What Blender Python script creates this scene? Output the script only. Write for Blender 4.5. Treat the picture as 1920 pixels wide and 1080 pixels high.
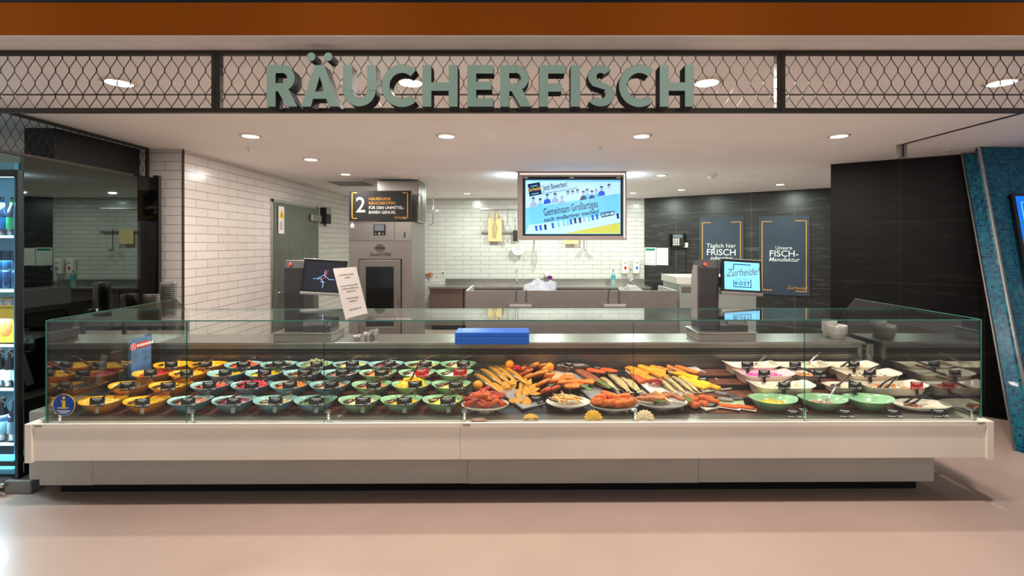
import bpy, math, random
from mathutils import Vector, Matrix, noise
S = bpy.context.scene
for o in list(bpy.data.objects): bpy.data.objects.remove(o, do_unlink=True)
C = S.collection
R = math.radians
# ---------------------------------------------------------------- camera
F, CX, CY, H = 889.0, 980.0, 457.0, 1.88        # focal length in pixels, vanishing point, eye height
CEIL = H + 1.05
def W(px, py, Y): return Vector(((px-CX)*Y/F, Y, H-(py-CY)*Y/F))
cam = bpy.data.cameras.new('camera'); camo = bpy.data.objects.new('camera', cam); C.objects.link(camo)
camo.location = (0, 0, H); camo.rotation_euler = (R(90), 0, 0)
cam.sensor_width = 36; cam.lens = 36*F/1920; cam.shift_x = -(CX-960)/1920; cam.shift_y = -(540-CY)/1920
cam.clip_start = .05; cam.clip_end = 100
S.camera = camo
# ---------------------------------------------------------------- world, exposure
S.view_settings.view_transform = 'Standard'; S.view_settings.look = 'None'
S.view_settings.gamma = 1; S.view_settings.use_curve_mapping = False
S.view_settings.exposure = 0.14
w = bpy.data.worlds.new('hall'); S.world = w; w.use_nodes = True
w.node_tree.nodes['Background'].inputs[0].default_value = (.50, .495, .50, 1)
w.node_tree.nodes['Background'].inputs[1].default_value = .85
S.cycles.transparent_max_bounces = 24
def lamp(name, loc, power, color, size=.12, rot=(0,0,0), kind='AREA', spread=180, parent=None, angle=120):
    l = bpy.data.lights.new(name, kind); l.energy = power; l.color = color
    if kind == 'AREA': l.shape = 'DISK'; l.size = size; l.spread = R(spread)
    if kind == 'SPOT': l.shadow_soft_size = size; l.spot_size = R(angle); l.spot_blend = .6
    o = bpy.data.objects.new(name, l); C.objects.link(o); o.location = loc; o.rotation_euler = rot
    return o
WARM = (1, .88, .80); NEUT = (1, .95, .88); COOL = (.84, 1, .90)
# the shop's recessed downlights: (X, Y, power, colour); the fittings themselves are built further down
LIGHTS = []
for px in (223, 770, 1325, 1878): LIGHTS.append((px, 153, 30, WARM))
for px in (470, 837, 1203, 1573): LIGHTS.append((px, 254, 30, WARM))
LIGHTS += [(583,298,14,WARM),(648,326,14,NEUT),(1240,328,14,NEUT),(1278,355,26,COOL),(1187,361,46,COOL),(876,362,36,COOL),(1463,345,30,COOL),(1030,362,50,COOL)]
# spotlights of the mall, high up in front of the shop
for x, y, e, c in ((-3.6,1.2,6,(1,.84,.76)),(-1.2,1.1,7,(1,.84,.76)),(1.2,1.1,7,(1,.84,.76)),(3.6,1.2,6,(.98,.88,.9)),(5.0,2.2,60,(.72,.78,1))):
    lamp('mall_spotlight', (x, y, 4.3), e, c, .10, (R(-4 if y<1.5 else 0), 0, 0), 'SPOT', angle=62 if y<1.5 else 120)
for x in (-3.6,-1.8,0,1.8,3.6): lamp('mall_accent_light',(x,-1.0,4.3),52,(1,.90,.84),.06,(R(65),0,0),'SPOT',angle=46)
lamp('mall_accent_light',(-.1,.4,4.0),5,(.55,1,.7),.05,(R(55),0,0),'SPOT',angle=22)
for x in (-.02,1.46): lamp('led_strip_light', (x, 7.16, CEIL-.22), 7, (.62,.84,1), .12, (R(180-20),0,0))
# ---------------------------------------------------------------- materials
def srgb(r, g, b):
    def c(u):
        u /= 255.0
        return u/12.92 if u <= .04045 else ((u+.055)/1.055)**2.4
    return (c(r), c(g), c(b), 1)
MATS = {}
def mat(name, col, rough=.5, metal=0, var=.0, vscale=8, bump=0, bscale=40, coat=0, emit=None, estr=1, trans=0, spec=.5, stretch=None, sss=0):
    if name in MATS: return MATS[name]
    m = bpy.data.materials.new(name); m.use_nodes = True; nt = m.node_tree; b = nt.nodes['Principled BSDF']
    c = srgb(*col) if len(col) == 3 else col
    b.inputs['Base Color'].default_value = c; b.inputs['Roughness'].default_value = rough; b.inputs['Metallic'].default_value = metal
    b.inputs['Coat Weight'].default_value = coat; b.inputs['Coat Roughness'].default_value = .08; b.inputs['Specular IOR Level'].default_value = spec
    if sss: b.inputs['Subsurface Weight'].default_value = sss; b.inputs['Subsurface Scale'].default_value = .01
    if trans: b.inputs['Transmission Weight'].default_value = trans
    tc = nt.nodes.new('ShaderNodeTexCoord'); mp = nt.nodes.new('ShaderNodeMapping'); nt.links.new(tc.outputs['Object'], mp.inputs[0])
    if stretch: mp.inputs['Scale'].default_value = stretch
    if var or bump:
        n = nt.nodes.new('ShaderNodeTexNoise'); n.inputs['Scale'].default_value = vscale; n.inputs['Detail'].default_value = 5
        nt.links.new(mp.outputs[0], n.inputs['Vector'])
        if var:
            r = nt.nodes.new('ShaderNodeValToRGB'); r.color_ramp.elements[0].position = .3; r.color_ramp.elements[1].position = .72
            r.color_ramp.elements[0].color = tuple(max(0, x*(1-var)) for x in c[:3])+(1,); r.color_ramp.elements[1].color = tuple(min(1, x*(1+var)) for x in c[:3])+(1,)
            nt.links.new(n.outputs['Fac'], r.inputs[0]); nt.links.new(r.outputs[0], b.inputs['Base Color'])
        if bump:
            n2 = nt.nodes.new('ShaderNodeTexNoise'); n2.inputs['Scale'].default_value = bscale; n2.inputs['Detail'].default_value = 3
            nt.links.new(mp.outputs[0], n2.inputs['Vector'])
            bp = nt.nodes.new('ShaderNodeBump'); bp.inputs['Strength'].default_value = bump; bp.inputs['Distance'].default_value = .01
            nt.links.new(n2.outputs['Fac'], bp.inputs['Height']); nt.links.new(bp.outputs[0], b.inputs['Normal'])
    if emit:
        b.inputs['Emission Color'].default_value = srgb(*emit); b.inputs['Emission Strength'].default_value = estr
    MATS[name] = m; return m
def glassmat(name, tint=(.93,.97,.95), refl=.05, rough=0.0, power=5):
    """clear pane: straight-through transparency plus a mirror layer that grows towards grazing angles"""
    m = bpy.data.materials.new(name); m.use_nodes = True; nt = m.node_tree; nt.nodes.clear()
    out = nt.nodes.new('ShaderNodeOutputMaterial'); mx = nt.nodes.new('ShaderNodeMixShader'); t = nt.nodes.new('ShaderNodeBsdfTransparent'); g = nt.nodes.new('ShaderNodeBsdfGlossy')
    lw = nt.nodes.new('ShaderNodeLayerWeight'); lw.inputs[0].default_value = .5
    p = nt.nodes.new('ShaderNodeMath'); p.operation = 'POWER'; p.inputs[1].default_value = power; a = nt.nodes.new('ShaderNodeMath'); a.operation = 'MULTIPLY_ADD'; a.inputs[1].default_value = 1-refl; a.inputs[2].default_value = refl
    nt.links.new(lw.outputs['Facing'], p.inputs[0]); nt.links.new(p.outputs[0], a.inputs[0]); nt.links.new(a.outputs[0], mx.inputs[0])
    t.inputs[0].default_value = tint+(1,); g.inputs['Roughness'].default_value = rough; g.inputs['Color'].default_value = (1,1,1,1)
    nt.links.new(t.outputs[0], mx.inputs[1]); nt.links.new(g.outputs[0], mx.inputs[2]); nt.links.new(mx.outputs[0], out.inputs[0])
    MATS[name] = m; return m
def brickmat(name, c1, c2, mortar, bw, bh, ms, offset=.5, rough=.15, dz=0, dx=0, streak=None, bump=.15, coat=0, tall_bump=6, spec=.5):
    """tiles laid on the object's own x / z plane"""
    m = bpy.data.materials.new(name); m.use_nodes = True; nt = m.node_tree; b = nt.nodes['Principled BSDF']
    tc = nt.nodes.new('ShaderNodeTexCoord'); sp = nt.nodes.new('ShaderNodeSeparateXYZ'); cb = nt.nodes.new('ShaderNodeCombineXYZ')
    nt.links.new(tc.outputs['Object'], sp.inputs[0])
    ax = nt.nodes.new('ShaderNodeMath'); ax.operation = 'ADD'; ax.inputs[1].default_value = dx; az = nt.nodes.new('ShaderNodeMath'); az.operation = 'ADD'; az.inputs[1].default_value = dz
    nt.links.new(sp.outputs[0], ax.inputs[0]); nt.links.new(sp.outputs[2], az.inputs[0]); nt.links.new(ax.outputs[0], cb.inputs[0]); nt.links.new(az.outputs[0], cb.inputs[1])
    br = nt.nodes.new('ShaderNodeTexBrick'); br.offset = offset; br.inputs['Scale'].default_value = 1; br.inputs['Brick Width'].default_value = bw; br.inputs['Row Height'].default_value = bh
    br.inputs['Mortar Size'].default_value = ms; br.inputs['Mortar Smooth'].default_value = .1; br.inputs['Color1'].default_value = srgb(*c1); br.inputs['Color2'].default_value = srgb(*c2); br.inputs['Mortar'].default_value = srgb(*mortar)
    nt.links.new(cb.outputs[0], br.inputs['Vector'])
    col = br.outputs['Color']
    if streak:
        mp = nt.nodes.new('ShaderNodeMapping'); mp.inputs['Scale'].default_value = (1.2, 1, 9); nt.links.new(tc.outputs['Object'], mp.inputs[0])
        n = nt.nodes.new('ShaderNodeTexNoise'); n.inputs['Scale'].default_value = 1.6; n.inputs['Detail'].default_value = 9; n.inputs['Roughness'].default_value = .72; nt.links.new(mp.outputs[0], n.inputs['Vector'])
        rp = nt.nodes.new('ShaderNodeValToRGB'); rp.color_ramp.elements[0].position = .52; rp.color_ramp.elements[1].position = .74; rp.color_ramp.elements[0].color = (0,0,0,1); rp.color_ramp.elements[1].color = srgb(*streak)
        nt.links.new(n.outputs['Fac'], rp.inputs[0])
        mx = nt.nodes.new('ShaderNodeMix'); mx.data_type = 'RGBA'; mx.blend_type = 'ADD'; mx.inputs[0].default_value = 1
        nt.links.new(col, mx.inputs[6]); nt.links.new(rp.outputs[0], mx.inputs[7]); col = mx.outputs[2]
    nt.links.new(col, b.inputs['Base Color']); b.inputs['Roughness'].default_value = rough; b.inputs['Coat Weight'].default_value = coat; b.inputs['Specular IOR Level'].default_value = spec
    n2 = nt.nodes.new('ShaderNodeTexNoise'); n2.inputs['Scale'].default_value = tall_bump; nt.links.new(tc.outputs['Object'], n2.inputs['Vector'])
    sb = nt.nodes.new('ShaderNodeMath'); sb.operation = 'MULTIPLY_ADD'; sb.inputs[1].default_value = .35; nt.links.new(n2.outputs['Fac'], sb.inputs[0])
    iv = nt.nodes.new('ShaderNodeMath'); iv.operation = 'SUBTRACT'; iv.inputs[0].default_value = 1; nt.links.new(br.outputs['Fac'], iv.inputs[1]); nt.links.new(iv.outputs[0], sb.inputs[2])
    bp = nt.nodes.new('ShaderNodeBump'); bp.inputs['Strength'].default_value = bump; bp.inputs['Distance'].default_value = .004
    nt.links.new(sb.outputs[0], bp.inputs['Height']); nt.links.new(bp.outputs[0], b.inputs['Normal'])
    MATS[name] = m; return m
M_white = mat('white_paint', (244,240,240), .75, var=.03, vscale=2)
M_fascia_white = mat('white_trim', (236,232,228), .6, var=.03)
M_orange = mat('rust_orange_panel', (176,88,2), .6, spec=.15, var=.10, vscale=120, bump=.12, bscale=500)
M_floor = mat('beige_polished_screed', (188,164,152), .30, var=.07, vscale=1.3, bump=.02, bscale=4, coat=.12)
M_tile = brickmat('white_metro_tile', (214,208,202), (208,202,196), (128,120,114), .4, .1, .0028, dz=.036-CEIL%.1+.1, bump=.8, rough=.2, coat=.15, tall_bump=16)
M_slab = brickmat('dark_stone_slab', (40,38,36), (46,44,42), (92,90,86), .765, .765, .004, offset=0, rough=.32, streak=(92,88,82), bump=.08, dz=.765-1.0-.03+.765, dx=.765-.738)
M_slab2 = brickmat('black_stone_slab', (12,11,11), (14,12,12), (44,41,40), .765, .765, .004, offset=0, rough=.45, spec=.25, streak=(40,35,33), bump=.08, dz=.765*3-2.157, dx=.05)
M_mosaic = brickmat('blue_green_mosaic', (12,92,112), (22,132,150), (84,140,150), .032, .032, .0022, offset=0, rough=.25, bump=.5, coat=.1, spec=.3)
# every mosaic stone its own blue
def _mos(m, a, bcol, c):
    nt = m.node_tree; b = nt.nodes['Principled BSDF']; br = [n for n in nt.nodes if n.type == 'TEX_BRICK'][0]
    tc = nt.nodes.new('ShaderNodeTexCoord'); sc = nt.nodes.new('ShaderNodeVectorMath'); sc.operation = 'MULTIPLY'; sc.inputs[1].default_value = (31.25,0,31.25)
    fl = nt.nodes.new('ShaderNodeVectorMath'); fl.operation = 'FLOOR'; wn = nt.nodes.new('ShaderNodeTexWhiteNoise')
    nt.links.new(tc.outputs['Object'], sc.inputs[0]); nt.links.new(sc.outputs[0], fl.inputs[0]); nt.links.new(fl.outputs[0], wn.inputs['Vector'])
    rp = nt.nodes.new('ShaderNodeValToRGB'); rp.color_ramp.elements[0].color = srgb(*a); rp.color_ramp.elements[1].color = srgb(*c); e = rp.color_ramp.elements.new(.5); e.color = srgb(*bcol)
    nt.links.new(wn.outputs['Value'], rp.inputs[0])
    mx = nt.nodes.new('ShaderNodeMix'); mx.data_type = 'RGBA'; nt.links.new(br.outputs['Fac'], mx.inputs[0]); nt.links.new(rp.outputs[0], mx.inputs[6]); mx.inputs[7].default_value = srgb(60,108,120)
    nt.links.new(mx.outputs[2], b.inputs['Base Color'])
_mos(M_mosaic, (0,44,80), (0,84,122), (20,120,128))
M_steel = mat('brushed_steel', (188,184,178), .28, .95, var=.06, vscale=3, stretch=(1,1,30))
M_steel_d = mat('satin_steel', (150,146,140), .36, .9, var=.07, vscale=3)
M_steel_panel = mat('matt_steel_panel', (140,134,129), .45, .6, var=.06, vscale=2.5)
M_chrome = mat('chrome', (225,225,225), .08, 1)
M_darkmetal = mat('dark_bronze_metal', (62,54,44), .5, .4, var=.06)
M_wire = mat('dark_wire', (44,34,32), .5, .5)
M_letter = mat('sage_green_paint', (178,214,196), .45, var=.03)
M_letter_side = mat('dark_letter_side', (34,32,36), .8, spec=.2)
M_cream = mat('cream_counter_laminate', (248,238,222), .42, var=.045, vscale=2.2, coat=.1)
M_kick = mat('grey_kick_laminate', (176,172,162), .5, var=.05, vscale=2.2)
M_black = mat('matt_black', (14,14,14), .6)
M_blackgloss = mat('glossy_black', (10,10,11), .12, coat=.5)
M_mirror = mat('smoked_mirror', (88,94,92), .015, 1)
M_glass = glassmat('clear_pane', (.955,.985,.97), .035)
M_gedge = glassmat('green_glass_edge', (.40,.74,.66), .10)
M_cup = glassmat('clear_cup', (.86,.86,.85), .34, .16, 1.2)
M_gsolid = mat('teal_glass_edge', (58,120,106), .2, var=.1, coat=.4)
M_clear = glassmat('clear_plastic', (.93,.93,.93), .10, .12, 2.2)
M_glass_end = glassmat('end_pane_glass', (.66,.70,.69), .22)
M_steel_l = mat('light_satin_steel', (206,200,190), .42, .45, var=.05)
M_emit = mat('lamp_glow', (255,255,255), .5, emit=(255,242,228), estr=14)
M_emit_c = mat('cool_lamp_glow', (255,255,255), .5, emit=(240,250,255), estr=14)
M_darkgap = mat('dark_gap', (8,8,8), .9)
M_champ = mat('champagne_paint',(186,172,164),.35,.15,var=.02)
M_white_gloss = mat('glazed_white', (238,226,212), .18, coat=.5, var=.02)
M_paper = mat('white_paper', (232,226,220), .7, var=.02)
M_ink = mat('black_ink', (30,28,28), .7)
M_whiteink = mat('white_ink', (235,235,232), .6)
M_gold = mat('gold_ink', (206,150,66), .5, var=.04)
M_card = mat('black_price_card', (22,24,26), .35)
M_redcard = mat('red_price_card', (205,8,22), .4)
# ---------------------------------------------------------------- mesh helper
class MB:
    def __init__(s): s.v=[]; s.f=[]; s.m=[]
    def add(s, vs, fs, mi=0):
        n=len(s.v); s.v += [tuple(v) for v in vs]; s.f += [tuple(i+n for i in f) for f in fs]; s.m += [mi]*len(fs); return s
    def box(s, x0,y0,z0,x1,y1,z1, mi=0, M=None):
        vs=[Vector(p) for p in ((x0,y0,z0),(x1,y0,z0),(x1,y1,z0),(x0,y1,z0),(x0,y0,z1),(x1,y0,z1),(x1,y1,z1),(x0,y1,z1))]
        if M is not None: vs=[M@v for v in vs]
        return s.add(vs, ((0,3,2,1),(4,5,6,7),(0,1,5,4),(1,2,6,5),(2,3,7,6),(3,0,4,7)), mi)
    def prism(s, poly, y0, y1, mi=0, ax='y', side=None, M=None):
        """poly in x,z (ax y) or y,z (ax x) or x,y (ax z)"""
        def p(a,b,c): 
            v = {'y':(a,c,b),'x':(c,a,b),'z':(a,b,c)}[ax]
            return M@Vector(v) if M is not None else v
        n=len(poly); vs=[p(a,b,y0) for a,b in poly]+[p(a,b,y1) for a,b in poly]
        s.add(vs, [tuple(range(n)), tuple(range(2*n-1,n-1,-1))], mi)
        s.add(vs, [(i,(i+1)%n,(i+1)%n+n,i+n) for i in range(n)], mi if side is None else side); return s
    def arc(s, cx, cz, r0, r1, a0, a1, y0, y1, mi=0, side=None, n=28, sx=1):
        P=[(cx+sx*r1*math.cos(R(a0+(a1-a0)*i/n)), cz+r1*math.sin(R(a0+(a1-a0)*i/n))) for i in range(n+1)]
        Q=[(cx+sx*r0*math.cos(R(a0+(a1-a0)*i/n)), cz+r0*math.sin(R(a0+(a1-a0)*i/n))) for i in range(n+1)]
        for i in range(n):
            s.add([(P[i][0],y0,P[i][1]),(P[i+1][0],y0,P[i+1][1]),(Q[i+1][0],y0,Q[i+1][1]),(Q[i][0],y0,Q[i][1]),
                   (P[i][0],y1,P[i][1]),(P[i+1][0],y1,P[i+1][1]),(Q[i+1][0],y1,Q[i+1][1]),(Q[i][0],y1,Q[i][1])], [(0,1,2,3),(4,7,6,5)], mi)
            k=len(s.v)-8; sm=mi if side is None else side
            s.f += [(k,k+4,k+5,k+1),(k+3,k+2,k+6,k+7)]; s.m += [sm]*2
            if i==0: s.f.append((k,k+3,k+7,k+4)); s.m.append(sm)
            if i==n-1: s.f.append((k+1,k+5,k+6,k+2)); s.m.append(sm)
        return s
    def cyl(s, p0, p1, r0, r1=None, n=12, mi=0, cap=True):
        p0=Vector(p0); p1=Vector(p1); r1=r0 if r1 is None else r1; d=(p1-p0).normalized() if (p1-p0).length>1e-9 else Vector((0,0,1))
        u=d.orthogonal().normalized(); w_=d.cross(u); vs=[]
        for p,r in ((p0,r0),(p1,r1)):
            for i in range(n):
                a=2*math.pi*i/n; vs.append(p+u*r*math.cos(a)+w_*r*math.sin(a))
        fs=[(i,(i+1)%n,(i+1)%n+n,i+n) for i in range(n)]
        if cap: fs += [tuple(range(n-1,-1,-1)), tuple(range(n,2*n))]
        return s.add(vs, fs, mi)
    def tube(s, pts, r, n=6, mi=0, closed=False):
        pts=[Vector(p) for p in pts]; N=len(pts); vs=[]; u=None
        for i,p in enumerate(pts):
            if closed: d=pts[(i+1)%N]-pts[i-1]
            else: d=(pts[min(i+1,N-1)]-pts[max(i-1,0)])
            d.normalize()
            if u is None: u=d.orthogonal().normalized()
            else:
                u=u-d*u.dot(d)
                u=u.normalized() if u.length>1e-6 else d.orthogonal().normalized()
            w_=d.cross(u); rr=r[i] if isinstance(r,(list,tuple)) else r
            for k in range(n):
                a=2*math.pi*k/n; vs.append(p+u*rr*math.cos(a)+w_*rr*math.sin(a))
        fs=[]
        for i in range(N if closed else N-1):
            j=(i+1)%N
            for k in range(n): fs.append((i*n+k,i*n+(k+1)%n,j*n+(k+1)%n,j*n+k))
        if not closed: fs += [tuple(range(n-1,-1,-1)), tuple(range((N-1)*n,N*n))]
        return s.add(vs, fs, mi)
    def lathe(s, prof, n=24, c=(0,0,0), sx=1, sy=1, mi=0, endrise=0, M=None):
        vs=[]; mr=max(r for r,z in prof)
        for r,z in prof:
            for k in range(n):
                a=2*math.pi*k/n; v=Vector((c[0]+sx*r*math.cos(a), c[1]+sy*r*math.sin(a), c[2]+z+endrise*(abs(math.cos(a))**5)*(r/mr)**3))
                vs.append(M@v if M is not None else v)
        fs=[(i*n+k,i*n+(k+1)%n,(i+1)*n+(k+1)%n,(i+1)*n+k) for i in range(len(prof)-1) for k in range(n)]
        return s.add(vs, fs, mi)
    def ball(s, c, r, nu=10, nv=6, mi=0, M=None, nz=0, nf=20, seed=0, pw=1):
        """ellipsoid (pw<1: boxier) with optional lumps"""
        if not hasattr(r,'__len__'): r=(r,r,r)
        def sg(x): return math.copysign(abs(x)**pw, x)
        vs=[]; off=Vector((seed*7.3,seed*3.1,seed*1.7))
        for i in range(nv+1):
            t=math.pi*i/nv
            for k in range(nu):
                a=2*math.pi*k/nu
                v=Vector((sg(math.sin(t)*math.cos(a))*r[0], sg(math.sin(t)*math.sin(a))*r[1], sg(math.cos(t))*r[2]))
                if nz: v *= 1+nz*noise.noise(v*nf+off)
                if M is not None: v=M@v
                vs.append(v+Vector(c))
        fs=[(i*nu+k,(i+1)*nu+k,(i+1)*nu+(k+1)%nu,i*nu+(k+1)%nu) for i in range(nv) for k in range(nu)]
        return s.add(vs, fs, mi)
    def build(s, name, mats, parent=None, loc=(0,0,0), rot=(0,0,0), smooth=False, bev=0, seg=2):
        me=bpy.data.meshes.new(name); me.from_pydata(s.v, [], s.f)
        if not isinstance(mats,(list,tuple)): mats=[mats]
        for m in mats: me.materials.append(m)
        for p,mi in zip(me.polygons, s.m): p.material_index=mi; p.use_smooth=smooth
        me.validate(); me.update()
        o=bpy.data.objects.new(name, me); C.objects.link(o); o.location=loc; o.rotation_euler=rot
        if parent is not None: o.parent=parent
        elif CASE[0]: CASE_LIST.append(o)
        if bev:
            b=o.modifiers.new('bevel','BEVEL'); b.width=bev; b.segments=seg; b.limit_method='ANGLE'; b.angle_limit=R(35)
        return o
CASE=[False]; CASE_LIST=[]
def tag(o, label=None, cat=None, group=None, kind=None):
    if label: o['label']=label
    if cat: o['category']=cat
    if group: o['group']=group
    if kind: o['kind']=kind
    return o
def thing(name, label, cat, loc=(0,0,0), rotz=0, group=None, rot=None):
    o=bpy.data.objects.new(name, None); C.objects.link(o); o.empty_display_size=.05
    o.location=loc; o.rotation_euler=rot if rot else (0,0,rotz); tag(o,label,cat,group)
    if CASE[0]: CASE_LIST.append(o)
    return o
def struct(o): o['kind']='structure'; return o
def dup(root, loc=None, rotz=None, label=None, group=None, rot=None):
    def cp(o, parent):
        c=o.copy(); C.objects.link(c)
        if parent is not None: c.parent=parent
        for ch in o.children: cp(ch, c)
        return c
    r=cp(root, None)
    if CASE[0]: CASE_LIST.append(r)
    if loc is not None: r.location=loc
    if rotz is not None: r.rotation_euler=(0,0,rotz)
    if rot is not None: r.rotation_euler=rot
    if label: r['label']=label
    if group: r['group']=group
    return r
def text(name, body, size, m, parent=None, loc=(0,0,0), rot=(R(90),0,0), align='CENTER', depth=.0006, bold=0, sx=1, shear=0, space=1):
    cu=bpy.data.curves.new('t','FONT'); cu.body=body; cu.size=size; cu.align_x=align; cu.align_y='CENTER'; cu.extrude=depth; cu.offset=bold; cu.shear=shear; cu.space_character=space
    cu.resolution_u=3
    t=bpy.data.objects.new('t',cu); C.objects.link(t); bpy.context.view_layer.update()
    me=bpy.data.meshes.new_from_object(t.evaluated_get(bpy.context.evaluated_depsgraph_get())); bpy.data.objects.remove(t); bpy.data.curves.remove(cu)
    me.name=name; me.materials.clear(); me.materials.append(m)
    for p in me.polygons: p.material_index=0
    o=bpy.data.objects.new(name,me); C.objects.link(o); o.location=loc; o.rotation_euler=rot; o.scale=(sx,1,1)
    if parent is not None: o.parent=parent
    return o
# ================================================================ SETTING
struct(MB().box(-9,-4,-.1,9,12,0).build('floor', M_floor))
struct(MB().box(-9,2.48,CEIL,9,12,CEIL+.12).build('ceiling', M_white))
struct(MB().box(-9,2.40,CEIL,9,2.50,CEIL+.005).box(-9,2.46,CEIL-.004,9,2.59,CEIL).build('trim_1', M_fascia_white))
struct(MB().box(-9,3.325,CEIL-.004,9,3.345,CEIL-.001).build('trim_2', M_darkmetal))     # slot across the ceiling
fas=MB().box(-9,2.40,CEIL+.006,9,2.46,W(0,5,2.40).z).build('trim_3', M_orange); struct(fas)
struct(MB().box(-9,2.41,W(0,5,2.40).z,9,2.45,W(0,5,2.40).z+.012).build('trim_4', M_black))
struct(MB().box(-9,-4,4.9,9,12,5.0).build('ceiling_upper', M_black))
pip=thing('ceiling_pipes','dark service pipes running above the orange fascia','pipe',(0,0,0))
for x in (-2.4,-1.95,-.1,1.5,2.9,3.4): MB().cyl((x,2.7,3.5),(x,2.7,4.9),.012).build('pipe',M_steel_d,pip)
MB().cyl((-8,2.7,3.5),(8,2.7,3.5),.03).build('pipe',M_darkmetal,pip)
# left tiled wall: local x runs back along the wall
def wall(name, p0, p1, thick, m, z0=0, z1=CEIL):
    d=Vector((p1[0]-p0[0],p1[1]-p0[1],0)); L=d.length; a=math.atan2(d.y,d.x)
    o=MB().box(0,0,z0,L,thick,z1).build(name,m,loc=(p0[0],p0[1],0),rot=(0,0,a)); return struct(o)
WX=-3.78; Y0=5.29; YB=10.98
wall('wall_left',(WX,Y0+.0),(WX,YB),.2,M_tile)
wall('wall_front_left',(WX-.8,Y0-.012),(WX,Y0-.012),.011,M_tile)
wall('wall_outer_left',(-8,5.3),(WX-.81,5.3),.2,mat('pale_mint_paint',(176,200,190),.6))
wall('wall_back',(WX,YB),(2.816,YB),.2,M_tile)
wall('wall_right',(2.816,YB),(6.4,8.453),.2,M_slab)
wall('wall_far_right',(4.07,6.265),(6.6,4.603),.25,M_slab2)
struct(MB().box(WX-.006,Y0-.020,0,WX+.006,Y0+.002,CEIL).build('trim_5', M_darkmetal))
struct(MB().box(-.02,-.42,0,3.1,-.002,.012).build('trim_6', M_blackgloss, loc=(4.07,6.265,0), rot=(0,0,math.atan2(-1.662,2.53))))
# slot and blind guide in the ceiling at the right
struct(MB().box(3.99,2.65,CEIL-.005,4.025,5.02,CEIL-.001).build('trim_7', M_darkmetal))
g=thing('blind_guide','short brushed metal guide hanging from ceiling beside black wall','rail',(4.02,5.03,CEIL))
MB().box(-.045,-.02,-.135,.045,.02,0).build('housing',M_steel_d,g,bev=.003); MB().box(-.008,-.023,-.13,.008,-.019,-.005).build('groove',M_black,g)
# ---------------------------------------------------------------- mosaic column on the right
def quadslab(name, tl, tr, br_, bl, th, m, parent):
    """leaning slab whose face is the quad; local frame on the face so the mosaic lies in it"""
    tl,tr,br_,bl=map(Vector,(tl,tr,br_,bl)); X=(br_-bl).normalized(); N=(tl-bl).cross(X).normalized(); Z=X.cross(N).normalized()
    # local y points away from the viewer
    if N.y<0: N=-N
    Z=X.cross(N); Z=Z if Z.z>0 else -Z
    Mx=Matrix((X,N,Z)).transposed().to_4x4(); Mx.translation=bl; inv=Mx.inverted()
    q=[inv@p for p in (bl,br_,tr,tl)]
    o=MB().prism([(p.x,p.z) for p in q],0,th).build(name,m,parent); o.matrix_local=Mx; return o,Mx
col=thing('mosaic_column','leaning blue green mosaic column at the right edge','column',(0,0,0))
TL=W(1803,286,5.49); TM=W(1835,275,5.13); BL=Vector(W(1903,845,F*H/(845-CY))); BM=Vector(((1946-CX)/F*F*H/(858-CY),F*H/(858-CY),0))
TL.z=CEIL-.002; TM.z=CEIL-.002; BL.z=.001; BM.z=.001
TR=TM+Vector((1.3,.04,0)); BR=BM+Vector((1.3,.04,0))
quadslab('side_face',TL,TM,BM,BL,.04,M_mosaic,col)
fr,FM=quadslab('front_face',TM,TR,BR,BM,.04,M_mosaic,col)
MB().tube([TL,BL],.012,6).build('edge_strip',M_steel_d,col); MB().tube([TM,BM],.014,6).build('edge_strip',M_steel,col)
# screen let into the mosaic
inv=FM.inverted()
def onface(px,py):
    o_=Vector((0,0,H)); d=Vector(((px-CX)/F,1,-(py-CY)/F)); n=(FM.to_3x3()@Vector((0,1,0))); t=(FM.translation-o_).dot(n)/d.dot(n); return inv@(o_+d*t)
a=onface(1889,366); 
scr=thing('advertising_screen','blue lit advertising screen with black frame on mosaic column','screen',(0,0,0)); scr.matrix_world=FM@Matrix.Translation((a.x,-.012,a.z))
slant=(onface(1912,500).x-a.x)/(onface(1912,500).z-a.z)
def sp(x0,z0,x1,z1): return [(x0+slant*z0,z0),(x1+slant*z0,z0),(x1+slant*z1,z1),(x0+slant*z1,z1)]
MB().prism(sp(0,-1.05,.9,0),-.03,.01).build('frame',M_blackgloss,scr)
M_scr_blue=mat('screen_blue',(10,90,190),.3,emit=(0,110,225),estr=.9)
MB().prism(sp(.035,-1.0,.86,-.03),-.033,-.029).build('display',M_scr_blue,scr)
M_scr_green=mat('screen_green',(20,140,70),.3,emit=(20,130,80),estr=.7)
MB().prism([(slant*-.33+.06,-.30),(slant*-.33+.13,-.33),(slant*-.33+.16,-.38),(slant*-.33+.09,-.42),(slant*-.33+.05,-.38)],-.036,-.0335).build('leaf_picture',M_scr_green,scr)
MB().prism(sp(.08,-.10,.4,-.095),-.036,-.0335).prism(sp(.08,-.55,.086,-.10),-.036,-.0335).build('outline_picture',mat('screen_line',(150,220,220),.3,emit=(120,210,220),estr=.8),scr)
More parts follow.
